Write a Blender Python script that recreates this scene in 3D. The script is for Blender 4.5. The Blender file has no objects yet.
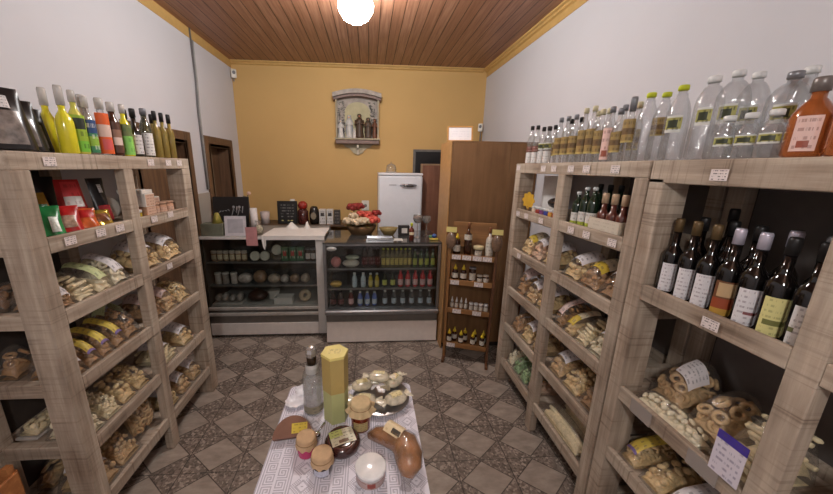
import bpy, bmesh, math, random
from mathutils import Vector, Matrix
sc = bpy.context.scene
COL = sc.collection
PI = math.pi
RN = random.Random(7)

# ------------------------------------------------------------------ helpers
def lin(c):
    return tuple(((v/255)/12.92 if v/255 <= .04045 else ((v/255+.055)/1.055)**2.4) for v in c) + (1,)

class N:                                             # tiny node-tree writer
    def __init__(s, name):
        s.m = bpy.data.materials.new(name); s.m.use_nodes = True
        s.t = s.m.node_tree; s.t.nodes.clear()
        s.out = s.n('ShaderNodeOutputMaterial')
    def n(s, t, **k):
        o = s.t.nodes.new(t)
        for a, b in k.items(): setattr(o, a, b)
        return o
    def l(s, a, b): s.t.links.new(a, b)
    def put(s, sock, v):
        if isinstance(v, bpy.types.NodeSocket): s.l(v, sock)
        else: sock.default_value = v
    def math(s, op, a, b=0., c=0.):
        o = s.n('ShaderNodeMath', operation=op)
        s.put(o.inputs[0], a); s.put(o.inputs[1], b); s.put(o.inputs[2], c)
        return o.outputs[0]
    def mix(s, f, a, b):
        o = s.n('ShaderNodeMix', data_type='RGBA')
        s.put(o.inputs[0], f); s.put(o.inputs[6], a); s.put(o.inputs[7], b)
        return o.outputs[2]
    def co(s, which='Object'): return s.n('ShaderNodeTexCoord').outputs[which]
    def xyz(s, v):
        o = s.n('ShaderNodeSeparateXYZ'); s.l(v, o.inputs[0]); return o.outputs
    def vec(s, x, y, z):
        o = s.n('ShaderNodeCombineXYZ')
        for i, v in enumerate((x, y, z)): s.put(o.inputs[i], v)
        return o.outputs[0]
    def map(s, v, sc_): 
        o = s.n('ShaderNodeMapping'); s.l(v, o.inputs[0]); o.inputs['Scale'].default_value = sc_
        return o.outputs[0]
    def noise(s, v, scale, detail=3., rough=.55):
        o = s.n('ShaderNodeTexNoise'); s.l(v, o.inputs['Vector'])
        o.inputs['Scale'].default_value = scale; o.inputs['Detail'].default_value = detail
        o.inputs['Roughness'].default_value = rough
        return o.outputs['Fac']
    def ramp(s, f, stops):
        o = s.n('ShaderNodeValToRGB'); s.l(f, o.inputs[0])
        e = o.color_ramp.elements
        while len(e) < len(stops): e.new(.5)
        for q, (p, c) in zip(e, stops): q.position = p; q.color = c
        return o.outputs[0]
    def bump(s, h, st=.3, d=.01):
        o = s.n('ShaderNodeBump'); s.l(h, o.inputs['Height'])
        o.inputs['Strength'].default_value = st; o.inputs['Distance'].default_value = d
        return o.outputs[0]
    def bsdf(s, col, rough=.5, metal=0., normal=None, trans=0., ior=1.45, coat=0., emit=None, es=0.):
        o = s.n('ShaderNodeBsdfPrincipled')
        s.put(o.inputs['Base Color'], col); s.put(o.inputs['Roughness'], rough)
        o.inputs['Metallic'].default_value = metal; o.inputs['Transmission Weight'].default_value = trans
        o.inputs['IOR'].default_value = ior; o.inputs['Coat Weight'].default_value = coat
        if normal: s.l(normal, o.inputs['Normal'])
        if emit: o.inputs['Emission Color'].default_value = emit; o.inputs['Emission Strength'].default_value = es
        s.l(o.outputs[0], s.out.inputs[0])
        return o

M = {}
def plain(name, c, rough=.5, metal=0., var=.12, nscale=18., coat=0., trans=0., ior=1.45, bump=0.):
    if name in M: return M[name]
    a = N(name); col = lin(c)
    nz = a.noise(a.co(), nscale, 3)
    dark = tuple(v*(1-var) for v in col[:3])+(1,); lite = tuple(min(1, v*(1+var)) for v in col[:3])+(1,)
    c_ = a.ramp(nz, [(.3, dark), (.7, lite)])
    a.bsdf(c_, rough, metal, a.bump(nz, bump, .004) if bump else None, trans, ior, coat)
    M[name] = a.m; return a.m

def thin_clear(name, tint=(1, 1, 1), rough=.03, f0=.05, veil=0., veilc=(220, 220, 220), crinkle=0.):
    """a thin film or pane: mostly see-through, with a mirror reflection growing at grazing angles"""
    if name in M: return M[name]
    a = N(name)
    tr = a.n('ShaderNodeBsdfTransparent'); tr.inputs[0].default_value = tint+(1,)
    gl = a.n('ShaderNodeBsdfGlossy'); gl.inputs['Roughness'].default_value = rough
    fr = a.n('ShaderNodeFresnel'); fr.inputs[0].default_value = 1.5 if not crinkle else 1.3
    if crinkle:
        nrm = a.bump(a.noise(a.co(), 60, 3), crinkle, .006)
        a.l(nrm, gl.inputs['Normal']); a.l(nrm, fr.inputs['Normal'])
    mx = a.n('ShaderNodeMixShader'); a.l(a.math('MINIMUM', a.math('ADD', fr.outputs[0], f0-.04), .5 if not crinkle else .28), mx.inputs[0])
    a.l(tr.outputs[0], mx.inputs[1]); a.l(gl.outputs[0], mx.inputs[2])
    if veil:
        df = a.n('ShaderNodeBsdfDiffuse'); df.inputs[0].default_value = lin(veilc)
        m2 = a.n('ShaderNodeMixShader'); m2.inputs[0].default_value = veil
        a.l(mx.outputs[0], m2.inputs[1]); a.l(df.outputs[0], m2.inputs[2]); a.l(m2.outputs[0], a.out.inputs[0])
    else: a.l(mx.outputs[0], a.out.inputs[0])
    M[name] = a.m; return a.m

def wood(name, axis, base, dark, lite, rough=.7, fine=1., saw=.0, coat=0.):
    if name in M: return M[name]
    a = N(name); o = a.co('Object')
    s = [14*fine]*3; s[axis] = .9*fine
    g = a.noise(a.map(o, s), 2.2, 6, .65)
    blot = a.noise(o, 3.2, 3)
    c = a.ramp(g, [(.28, lin(dark)), (.52, lin(base)), (.75, lin(lite))])
    c = a.mix(a.ramp(blot, [(.35, (0, 0, 0, 1)), (.7, (1, 1, 1, 1))]), c, a.mix(.55, c, lin(lite)))
    h = g
    if saw:
        t = [.9]*3; t[axis] = 48.
        w = a.noise(a.map(o, t), 1.5, 3, .7)
        c = a.mix(a.math('MULTIPLY', a.ramp(w, [(.52, (0, 0, 0, 1)), (.7, (1, 1, 1, 1))]), a.math('MULTIPLY', saw, a.ramp(a.noise(o, 7., 3), [(.38, (.1, .1, .1, 1)), (.62, (1, 1, 1, 1))]))), c, lin(dark))
        h = a.math('ADD', g, w)
    a.bsdf(c, rough, 0, a.bump(h, .25, .004), coat=coat)
    M[name] = a.m; return a.m

def label(name, base, ink=(70, 66, 66), rows=5, bands=(), amount=.5):
    """printed paper: base colour, colour bands (v0, v1, colour[, u0, u1]) and rows of small unreadable print, laid out in UV"""
    if name in M: return M[name]
    a = N(name); uv = a.co('UV'); X = a.xyz(uv)
    c = lin(base)
    def rng(v, lo, hi): return a.math('MULTIPLY', a.math('GREATER_THAN', v, lo), a.math('LESS_THAN', v, hi))
    for b in bands:
        f = rng(X[1], b[0], b[1])
        if len(b) > 3: f = a.math('MULTIPLY', f, rng(X[0], b[3], b[4]))
        c = a.mix(f, c, lin(b[2]))
    if rows:
        fr = a.math('FRACT', a.math('MULTIPLY', X[1], float(rows)))
        ln = rng(fr, .3, .68)
        row = a.math('FLOOR', a.math('MULTIPLY', X[1], float(rows)))
        q = a.noise(a.vec(a.math('MULTIPLY', X[0], 16.), a.math('MULTIPLY', row, 3.7), .5), 1., 2)
        f = a.math('MULTIPLY', a.math('MULTIPLY', ln, a.math('GREATER_THAN', q, .5)), rng(X[0], .1, .9))
        c = a.mix(a.math('MULTIPLY', f, amount), c, lin(ink))
    a.bsdf(c, .5)
    M[name] = a.m; return a.m

class MB:                                            # mesh builder: many shapes into ONE mesh
    def __init__(s): s.v, s.f, s.sm, s.uv, s.mi, s.k = [], [], [], {}, [], 0
    def mark(s): s.k = len(s.v); return s
    def xf(s, m, k=None):
        for i in range(s.k if k is None else k, len(s.v)): s.v[i] = tuple(m @ Vector(s.v[i]))
        return s
    def face(s, f, sm=False, mi=0): s.f.append(f); s.sm.append(sm); s.mi.append(mi)
    def box(s, a, b, ch=0., mi=0):
        s.mark(); (x0, y0, z0), (x1, y1, z1) = a, b
        if ch <= 0:
            n = len(s.v)
            s.v += [(x0,y0,z0),(x1,y0,z0),(x1,y1,z0),(x0,y1,z0),(x0,y0,z1),(x1,y0,z1),(x1,y1,z1),(x0,y1,z1)]
            for q in ((3,2,1,0),(4,5,6,7),(0,1,5,4),(1,2,6,5),(2,3,7,6),(3,0,4,7)): s.face([n+i for i in q], mi=mi)
        else:
            bm = bmesh.new(); bmesh.ops.create_cube(bm, size=1)
            for v in bm.verts: v.co = Vector(((x0+x1)/2+v.co.x*(x1-x0), (y0+y1)/2+v.co.y*(y1-y0), (z0+z1)/2+v.co.z*(z1-z0)))
            bmesh.ops.bevel(bm, geom=bm.edges[:], offset=ch, segments=1, affect='EDGES')
            s.bm(bm, False, mi)
        return s
    def bm(s, bm, sm=True, mi=0):
        n = len(s.v); bm.verts.index_update()
        s.v += [tuple(v.co) for v in bm.verts]
        for f in bm.faces: s.face([n+v.index for v in f.verts], sm, mi)
        bm.free(); return s
    def lathe(s, pf, n=16, c=(0, 0, 0), sm=True, mi=0, a0=0., sq=None):
        s.mark(); rings = []
        for r, z in pf:
            if r < 1e-5: rings.append([len(s.v)]); s.v.append((c[0], c[1], c[2]+z))
            else:
                rings.append(list(range(len(s.v), len(s.v)+n)))
                for i in range(n):
                    t = a0+2*PI*i/n; x, y = math.cos(t), math.sin(t)
                    if sq:
                        k = (abs(x)**sq+abs(y)**sq)**(-1/sq); x *= k; y *= k
                    s.v.append((c[0]+r*x, c[1]+r*y, c[2]+z))
        for A, B in zip(rings, rings[1:]):
            for i in range(n):
                j = (i+1) % n
                if len(A) == 1 and len(B) == 1: continue
                if len(A) == 1: s.face([A[0], B[j], B[i]], sm, mi)
                elif len(B) == 1: s.face([A[i], A[j], B[0]], sm, mi)
                else: s.face([A[i], A[j], B[j], B[i]], sm, mi)
        return s
    def ball(s, c, r, nu=12, nv=8, mi=0):
        r = r if isinstance(r, tuple) else (r, r, r)
        s.lathe([(math.sin(PI*i/nv), -math.cos(PI*i/nv)) for i in range(nv+1)], nu, mi=mi)
        s.xf(Matrix.Translation(c) @ Matrix.Diagonal((*r, 1))); return s
    def torus(s, c, R, r, rot=None, n=10, m=6, arc=1.):
        s.mark(); n0 = len(s.v); full = arc >= 1; k = n if full else n+1
        for i in range(k):
            a = 2*PI*arc*i/n
            for j in range(m):
                b = 2*PI*j/m
                s.v.append(((R+r*math.cos(b))*math.cos(a), (R+r*math.cos(b))*math.sin(a), r*math.sin(b)))
        for i in range(n):
            i2 = (i+1) % k
            for j in range(m):
                j2 = (j+1) % m; s.face([n0+i*m+j, n0+i2*m+j, n0+i2*m+j2, n0+i*m+j2], True)
        s.xf(Matrix.Translation(c) @ (rot if rot else Matrix.Identity(4))); return s
    def tube(s, P, r, n=8, mi=0, closed=False):
        s.mark(); P = [Vector(p) for p in P]; rings = []
        rr = r if isinstance(r, (list, tuple)) else [r]*len(P); up = None
        for i, p in enumerate(P):
            d = (P[min(i+1, len(P)-1)]-P[max(i-1, 0)]).normalized()
            if up is None: up = Vector((0, 0, 1)) if abs(d.z) < .9 else Vector((1, 0, 0))
            x = d.cross(up).normalized(); up = x.cross(d).normalized()
            rings.append(list(range(len(s.v), len(s.v)+n)))
            for k in range(n):
                a = 2*PI*k/n; s.v.append(tuple(p+(x*math.cos(a)+up*math.sin(a))*rr[i]))
        for A, B in zip(rings, rings[1:]):
            for k in range(n): s.face([A[k], A[(k+1) % n], B[(k+1) % n], B[k]], True, mi)
        s.face(rings[0][::-1], mi=mi); s.face(rings[-1], mi=mi); return s
    def grid(s, fn, nu, nv, sm=True, mi=None):
        s.mark(); n0 = len(s.v)
        for j in range(nv+1):
            for i in range(nu+1):
                u, v = i/nu, j/nv; s.uv[len(s.v)] = (u, v); s.v.append(tuple(fn(u, v)))
        w = nu+1
        for j in range(nv):
            for i in range(nu):
                s.face([n0+j*w+i, n0+j*w+i+1, n0+(j+1)*w+i+1, n0+(j+1)*w+i], sm, mi(i, j) if mi else 0)
        return s
    def prism(s, pts, z0, z1, mi=0, sm=False):
        s.mark(); n = len(pts); k = len(s.v)
        s.v += [(x, y, z0) for x, y in pts]+[(x, y, z1) for x, y in pts]
        s.face([k+i for i in range(n)][::-1], mi=mi); s.face([k+n+i for i in range(n)], mi=mi)
        for i in range(n): s.face([k+i, k+(i+1) % n, k+n+(i+1) % n, k+n+i], sm, mi)
        return s
    def data(s, name, *mats):
        me = bpy.data.meshes.new(name); me.from_pydata(s.v, [], s.f)
        me.polygons.foreach_set('use_smooth', s.sm); me.polygons.foreach_set('material_index', s.mi)
        if s.uv:
            ul = me.uv_layers.new(name='UVMap')
            for lp in me.loops: ul.data[lp.index].uv = s.uv.get(lp.vertex_index, (0, 0))
        for m in mats: me.materials.append(m)
        me.validate(); me.update(); return me

CACHE = {}
def mesh(key, fn, *mats):
    k = (key,)+tuple(m.name for m in mats)
    if k not in CACHE: CACHE[k] = fn().data(key if isinstance(key, str) else str(key[0]), *mats)
    return CACHE[k]
def link(name, me, parent=None, loc=(0, 0, 0), rot=(0, 0, 0), scl=None):
    o = bpy.data.objects.new(name, me); COL.objects.link(o)
    if parent: o.parent = parent
    o.location = loc; o.rotation_euler = rot
    if scl: o.scale = scl
    return o
def tag(o, lab, cat, group=None):
    o['label'] = lab; o['category'] = cat
    if group: o['group'] = group
    return o
def thing(name, lab, cat, loc=(0, 0, 0), rot=(0, 0, 0), group=None):
    o = bpy.data.objects.new(name, None); COL.objects.link(o); o.empty_display_size = .05
    o.location = loc; o.rotation_euler = rot if isinstance(rot, tuple) else (0, 0, rot)
    return tag(o, lab, cat, group)
def struct(name, mb, *mats, parent=None):
    o = link(name, mb.data(name, *mats), parent)
    if not parent: o['kind'] = 'structure'
    return o
def part(name, mb, mat, parent, lab=None, loc=(0, 0, 0), rot=(0, 0, 0)):
    o = link(name, mb.data(name, *(mat if isinstance(mat, (list, tuple)) else (mat,))), parent, loc, rot)
    if lab: o['label'] = lab
    return o
ORD = ['first', 'second', 'third', 'fourth', 'fifth', 'sixth', 'seventh', 'eighth', 'ninth', 'tenth', 'eleventh', 'twelfth', 'thirteenth', 'fourteenth']

# ------------------------------------------------------------------ camera (a wide phone-style view, slightly cropped)
def camera():
    p, y, r = math.radians(14.0), math.radians(3.85), math.radians(-.773)
    fw = Vector((math.sin(y)*math.cos(p), math.cos(y)*math.cos(p), -math.sin(p)))
    rt = Vector((math.cos(y), -math.sin(y), 0)); dn = fw.cross(rt)
    r2 = rt*math.cos(r)+dn*math.sin(r); d2 = dn*math.cos(r)-rt*math.sin(r)
    cd = bpy.data.cameras.new('camera'); cd.sensor_width = 36; cd.lens = 319.26/833*36
    cd.shift_x = (416.5-389.91)/833; cd.clip_start = .02
    co = bpy.data.objects.new('camera', cd); COL.objects.link(co)
    m = Matrix((( r2.x, -d2.x, -fw.x, 0), (r2.y, -d2.y, -fw.y, 0), (r2.z, -d2.z, -fw.z, 1.8), (0, 0, 0, 1)))
    co.matrix_world = m; sc.camera = co
camera()

# ------------------------------------------------------------------ room
XL, XR, YB, YF, HC = -1.695, 1.535, 4.48, -2.6, 3.05
def mat_wall(name, c, var=.05):
    a = N(name); o = a.co()
    n = a.noise(o, 1.3, 4); n2 = a.noise(o, 60, 2)
    cl = lin(c)
    a.bsdf(a.ramp(n, [(.3, tuple(v*(1-var) for v in cl[:3])+(1,)), (.7, cl)]), .75, 0, a.bump(n2, .08, .003))
    return a.m
W_WHITE = mat_wall('white_wall_paint', (206, 204, 208)); W_YEL = mat_wall('ochre_wall_paint', (208, 169, 108), .07)
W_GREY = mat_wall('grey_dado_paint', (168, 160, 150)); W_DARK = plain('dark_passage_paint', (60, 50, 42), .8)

def mat_floor():
    a = N('patterned_floor_tile'); o = a.co(); X = a.xyz(o)
    px, py = .335, .268
    u = a.math('SUBTRACT', a.math('FRACT', a.math('ADD', a.math('DIVIDE', a.math('ADD', X[0], .97+33.5), px), .5)), .5)
    v = a.math('SUBTRACT', a.math('FRACT', a.math('ADD', a.math('DIVIDE', a.math('ADD', X[1], -2.81+26.8), py), .5)), .5)
    d = a.math('ADD', a.math('ABSOLUTE', u), a.math('ABSOLUTE', v))
    # tone per tile and per half
    iu = a.math('FLOOR', a.math('ADD', a.math('DIVIDE', a.math('ADD', X[0], .97+33.5), px), .5))
    iv = a.math('FLOOR', a.math('ADD', a.math('DIVIDE', a.math('ADD', X[1], -2.81+26.8), py), .5))
    wn = a.n('ShaderNodeTexWhiteNoise'); wn.noise_dimensions = '2D'; a.l(a.vec(iu, iv, 0), wn.inputs['Vector'])
    st = a.noise(a.map(o, (1, 2.2, 1)), 9, 5, .6)
    stone = a.ramp(st, [(.3, lin((140, 128, 117))), (.55, lin((166, 153, 141))), (.75, lin((184, 171, 158)))])
    stone = a.mix(a.math('MULTIPLY', wn.outputs['Value'], .35), stone, lin((138, 125, 114)))
    vo = a.n('ShaderNodeTexVoronoi'); a.l(o, vo.inputs['Vector']); vo.inputs['Scale'].default_value = 78
    vc = a.xyz(vo.outputs['Color'])[0]
    spk = a.ramp(vc, [(.0, lin((94, 83, 76))), (.4, lin((120, 108, 99))), (.75, lin((136, 123, 113))), (.95, lin((168, 155, 143)))])
    dd = a.math('MULTIPLY', a.ramp(a.math('SUBTRACT', d, .0), [(.455, (0, 0, 0, 1)), (.47, (1, 1, 1, 1))]), 1.)
    c = a.mix(dd, stone, spk)
    e1 = a.math('LESS_THAN', a.math('ABSOLUTE', a.math('SUBTRACT', d, .465)), .014)
    c = a.mix(a.math('MULTIPLY', e1, .75), c, lin((50, 42, 37)))
    g = a.math('GREATER_THAN', a.math('MAXIMUM', a.math('ABSOLUTE', u), a.math('ABSOLUTE', v)), .49)
    c = a.mix(a.math('MULTIPLY', g, .7), c, lin((46, 40, 36)))
    a.bsdf(c, a.ramp(st, [(.3, (.3,)*3+(1,)), (.8, (.5,)*3+(1,))]), 0, a.bump(a.math('MULTIPLY', g, -1.), .3, .003))
    return a.m
struct('floor', MB().box((XL-1.6, YF-.2, -.1), (XR+.2, YB+.2, 0)), mat_floor())

def mat_ceiling():
    a = N('varnished_plank_ceiling'); o = a.co(); X = a.xyz(o); w = .1
    s = a.math('DIVIDE', a.math('ADD', X[0], 10.), w); idx = a.math('FLOOR', s); fr = a.math('FRACT', s)
    wn = a.n('ShaderNodeTexWhiteNoise'); wn.noise_dimensions = '1D'; a.l(idx, wn.inputs['W'])
    g = a.noise(a.vec(a.math('MULTIPLY', X[0], 26.), a.math('ADD', X[1], a.math('MULTIPLY', idx, 7.3)), 0.), 2., 6, .6)
    c = a.ramp(g, [(.25, lin((112, 74, 55))), (.5, lin((156, 112, 88))), (.75, lin((182, 138, 112)))])
    c = a.mix(a.math('MULTIPLY', wn.outputs['Value'], .5), c, lin((128, 82, 58)))
    gap = a.math('LESS_THAN', a.math('ABSOLUTE', a.math('SUBTRACT', fr, .5)), .465)
    c = a.mix(a.math('SUBTRACT', 1., gap), c, lin((66, 40, 28)))
    a.bsdf(c, .42, 0, a.bump(gap, .5, .006))
    return a.m
struct('ceiling', MB().box((XL-1.6, YF-.2, HC), (XR+.2, YB+.2, HC+.1)), mat_ceiling())
struct('wall_back', MB().box((XL-.3, YB, 0), (XR+.2, YB+.2, HC)), W_YEL)
struct('wall_right', MB().box((XR, YF, 0), (XR+.2, YB, HC)), W_WHITE)
struct('wall_front', MB().box((XL-.3, YF-.2, 0), (XR+.2, YF, HC)), W_WHITE)
D1, D2, DH = (2.5, 3.21), (3.62, 4.16), 2.02
wl = MB()
for a_, b_ in ((YF, D1[0]), (D1[1], D2[0]), (D2[1], YB)): wl.box((XL-.25, a_, 0), (XL, b_, HC))
for a_, b_ in (D1, D2): wl.box((XL-.25, a_, DH), (XL, b_, HC))
struct('wall_left', wl, W_WHITE)
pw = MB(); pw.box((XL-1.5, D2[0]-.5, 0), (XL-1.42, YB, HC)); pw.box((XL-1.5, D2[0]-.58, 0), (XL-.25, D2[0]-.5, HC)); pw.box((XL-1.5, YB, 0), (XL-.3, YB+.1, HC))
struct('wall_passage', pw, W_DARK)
TY = plain('ochre_trim_paint', (196, 158, 96), .6, var=.06)
struct('trim_1', MB().box((XL, YF, HC-.085), (XL+.006, YB, HC)), TY)                               # ochre band on the left wall
def cove(along, x, y0, y1):                                                                       # moulded cornice
    m = MB()
    pr = [(0, 0), (.045, 0), (.042, .012), (.024, .02), (.02, .034), (.006, .04), (0, .045)]
    if along == 'y': m.prism([(0, 0)], 0, 0) if False else None
    k = len(pr)
    A = [((x-d, y0, HC-h) if along == 'y' else (y0, x-d, HC-h)) for d, h in pr]
    B = [((x-d, y1, HC-h) if along == 'y' else (y1, x-d, HC-h)) for d, h in pr]
    m.v = A+B
    for i in range(k): m.face([i, (i+1) % k, k+(i+1) % k, k+i])
    m.face(list(range(k))); m.face(list(range(k, 2*k))[::-1]); return m
struct('trim_2', MB().box((XR-.006, YF, HC-.1), (XR, YB, HC)), TY)
struct('trim_3', cove('y', XR-.006, YF, YB), TY)
struct('trim_4', cove('x', YB, XL, XR-.05), TY)
struct('trim_5', MB().box((XL, D1[1]+.08, 0), (XL+.012, D2[0]-.08, 1.52), .003), W_GREY)          # grey dado between the doors
# doors on the left
DW = lambda ax: wood('door_brown_wood_%d' % ax, ax, (96, 70, 50), (66, 46, 34), (122, 92, 68), .55)
def frame(y0, y1):
    m = MB(); t, d = .075, .02
    m.box((XL-.22, y0-.0, 0), (XL+d, y0+.03, DH)); m.box((XL, y0-t, 0), (XL+d, y0+.03, DH+t), .003)
    m.box((XL, y1-.03, 0), (XL+d, y1+t, DH+t), .003); m.box((XL-.22, y1-.03, 0), (XL+d, y1, DH))
    m.box((XL, y0+.03, DH-.03), (XL+d, y1-.03, DH+t), .003); m.box((XL-.22, y0+.03, DH-.03), (XL+d, y1-.03, DH))
    return m
d = struct('door_1', MB().box((XL-.12, D1[0]+.03, .01), (XL-.08, D1[1]-.03, DH-.03)), DW(2))
link('door_frame', frame(*D1).data('door_frame', DW(2)), d)
link('door_panel', MB().box((XL-.08, D1[0]+.12, 1.1), (XL-.065, D1[1]-.12, 1.9), .006).box((XL-.08, D1[0]+.12, .15), (XL-.065, D1[1]-.12, .95), .006).data('door_panel', DW(2)), d)
link('door_handle', MB().ball((XL-.05, D1[0]+.09, 1.0), .025).data('door_handle', plain('brass', (170, 130, 70), .3, 1)), d)
d = struct('door_2', MB().box((XL-.16, 3.93, .01), (XL-.12, D2[1]-.03, DH-.03)), DW(2))
link('door_frame', frame(*D2).data('door_frame', DW(2)), d)
link('door_edge', MB().box((XL-.165, 3.885, .01), (XL-.1, 3.93, DH-.03), .004).data('door_edge', plain('pale_door_edge', (150, 128, 106), .6)), d)['label'] = 'pale edge strip of the door leaf'

# ------------------------------------------------------------------ lamps of the room
def lamp_mat(s):
    a = N('glowing_lamp_glass'); e = a.n('ShaderNodeEmission'); e.inputs[0].default_value = (1, .985, .968, 1); e.inputs[1].default_value = s
    a.l(e.outputs[0], a.out.inputs[0]); return a.m
LAMP = lamp_mat(58.)
LW = plain('white_lamp_plastic', (225, 220, 210), .4)
def lamp(x, y, lab, cord=0.):
    t = thing('ceiling_lamp', lab, 'lamp', (x, y, HC-cord))
    if cord: part('cord', MB().tube([(0, 0, -.02), (0, 0, cord-.001)], .005, 6), LW, t)
    part('ceiling_rose', MB().lathe([(0, -.001), (.06, -.001), (.055, -.02), (.03, -.035), (0, -.035)], 20), LW, t)
    part('socket', MB().lathe([(.018, -.03), (.022, -.05), (.022, -.08), (.034, -.095), (0, -.096)], 14), LW, t)
    part('globe', MB().lathe([(0, -.30), (.035, -.295), (.085, -.268), (.115, -.225), (.12, -.19), (.1, -.14), (.06, -.106), (.034, -.096), (0, -.096)], 24), LAMP, t, 'glowing white glass globe')
lamp(-.085, 2.5, 'glowing white globe lamp hanging from the plank ceiling')
lamp(-.1, -.75, 'second glowing globe lamp, above and behind the viewpoint', .38)

# ------------------------------------------------------------------ wiring and small wall fittings
t = thing('electric_conduit', 'two thin grey electric cables running down the left white wall', 'cable', (XL, 3.53, 0))
GC = plain('grey_cable', (110, 108, 108), .5)
part('cable', MB().tube([(.012, .0, HC), (.012, 0, 2.6), (.012, -.03, 2.3), (.012, -.03, 1.55)], .008, 6), GC, t)
part('cable', MB().tube([(.012, .035, HC-.09), (.012, .03, 2.6), (.012, .005, 2.3), (.012, .0, 1.55)], .006, 6), plain('pale_cable', (170, 168, 165), .5), t)
def sensor(loc, lab, rz, drop):
    t = thing('wall_sensor', lab, 'sensor', loc, rz)
    part('housing', MB().box((-.03, -.02, -.05), (.03, .02, .05), .008), LW, t)
    part('lens', MB().ball((0, -.02, .01), (.018, .008, .022), 10, 6), plain('sensor_lens', (120, 120, 122), .25), t)
    part('bracket', MB().tube([(0, .015, -.03), (0, .03, -.05), (0, .03, -drop)], .008, 6), plain('grey_bracket', (130, 128, 126), .4), t)
sensor((XL+.045, YB-.055, 2.89), 'small white wall sensor in the upper left corner of the ochre wall', .5, .08)
sensor((XR-.05, YB-.055, 2.33), 'small grey wall sensor in the right corner above the plywood cabinet', -.5, .17)
t = thing('power_outlet', 'white power outlet on the ochre wall left of the fridge', 'outlet', (-.05, YB, 1.28))
part('plate', MB().box((-.05, -.012, -.07), (.05, -.0005, .07), .004), LW, t)
part('socket', MB().lathe([(0, 0), (.022, 0), (.022, .004), (0, .004)], 14).xf(Matrix.Translation((0, -.012, .0)) @ Matrix.Rotation(PI/2, 4, 'X')), plain('grey_socket', (130, 126, 120), .4), t)

# ------------------------------------------------------------------ weathered racks
def RW(ax): return wood('weathered_rack_wood_%d' % ax, ax, (158, 139, 121), (92, 72, 57), (206, 191, 173), .78, .75, .72)
TAGM = label('price_tag_print', (226, 214, 210), (60, 52, 60), 4, amount=.8)
HOLD = thin_clear('clear_tag_holder', (.93, .93, .95), .1, .07, .55, (190, 178, 170))
BKD = plain('dark_board_and_gap_shade', (64, 55, 50), .7, var=.15); BKG = plain('grey_back_board', (98, 90, 86), .7, var=.08)
LV = [1.51, 1.20, .88, .56, .24]                     # rail tops under the top rail
def rack(lab, X, s, y0, posts, levels, depth, tags, top_t=.068, holders=(), backs=()):
    """front face at X, depth direction s (-1 to the left wall, +1 to the right), posts = (y0, y1) along the front"""
    t = thing('display_rack', lab, 'shelf rack', (X, y0, 0), 0, 'weathered wooden racks')
    ya, yb = posts[0][0]-y0, posts[-1][1]-y0
    bx = lambda m, d0, d1, a, b, z0, z1, ch=.003: m.box((min(s*d0, s*d1), a, z0), (max(s*d0, s*d1), b, z1), ch)
    for i, (a, b) in enumerate(posts):
        part('post', bx(MB(), 0, .11 if i in (0, len(posts)-1) else .05, a-y0, b-y0, 0, 1.772), RW(2), t)
        part('post', bx(MB(), depth-.055, depth, a-y0, b-y0, 0, 1.772), RW(2), t)
    part('top_board', bx(MB(), 0, depth, ya, yb, 1.84-top_t, 1.84), RW(1), t)
    for z in levels:
        part('shelf_board', bx(MB(), .026, depth-.056, ya+.066, yb-.066, z-.05, z-.03, 0), RW(1), t)
        for (a, b), (c, d_) in zip(posts, posts[1:]):
            part('rail', bx(MB(), .002, .024, b-y0, c-y0, z-.065, z), RW(1), t)
            part('rail', bx(MB(), depth-.02, depth-.004, b-y0, c-y0, z-.065, z), RW(1), t)
        for a, b in (posts[0], posts[-1]):
            part('side_rail', bx(MB(), .111, depth-.056, a-y0+.015, b-y0-.015, z-.065, z), RW(0), t)
    for (c0, c1), mt in backs:
        part('back_board', bx(MB(), depth-.0035, depth-.0005, c0-y0, c1-y0, .1, 1.77, 0), mt, t, 'dark back board or painted shade strip')
    for y, z in tags:
        w = .027
        part('price_tag', MB().grid(lambda u, v: (-s*.0035, y-y0+(u-.5)*2*w*(-s), z-.018+.036*v), 1, 1), TAGM, t, 'small white price tag') if True else 0
    for y, z in holders:
        part('tag_holder', MB().box((min(-s*.004, -s*.001), y-y0-.05, z-.03), (max(-s*.004, -s*.001), y-y0+.05, z+.03)), HOLD, t, 'clear plastic tag holder')
    return t
LX, RX = -1.271, 1.124
rack('weathered wooden shelf rack along the left white wall, holding bagged biscuits', LX, -1, 1.25,
     [(1.25, 1.32), (1.79, 1.855), (2.33, 2.42)], LV, .42,
     [(1.4, 1.805), (2.01, 1.81), (2.18, 1.81), (2.3, 1.81), (1.41, 1.48), (1.57, 1.482), (1.69, 1.482), (1.96, 1.485), (2.12, 1.49), (2.03, 1.172)], backs=[((1.25, 1.86), BKD)])
rack('weathered wooden rack on the right nearest the plywood cabinet, with clear spirits on top', RX, 1, 1.25,
     [(1.25, 1.316), (1.81, 1.88), (2.37, 2.45)], LV, .405,
     [(2.4, 1.81), (2.05, 1.805), (1.93, 1.805), (1.76, 1.805), (1.63, 1.805), (1.43, 1.805), (2.33, 1.475), (2.2, 1.475), (2.0, 1.475), (1.68, 1.475), (1.55, 1.475), (1.37, 1.475), (2.24, 1.168)], backs=[((1.25, 1.88), BKG)])
LB = [1.345, .86, .53, .22]
rack('weathered wooden rack at the right edge, nearest the viewer, holding wine bottles', RX, 1, .1,
     [(.1, .165), (.625, .69), (1.174, 1.24)], LB, .405, [(.98, 1.79), (.89, 1.312)], .085, [(1.05, .828), (.8, .828)], backs=[((.1, 1.17), BKG), ((1.172, 1.24), BKD)])  # narrow dark strip at the far post paints the shade between the racks

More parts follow.
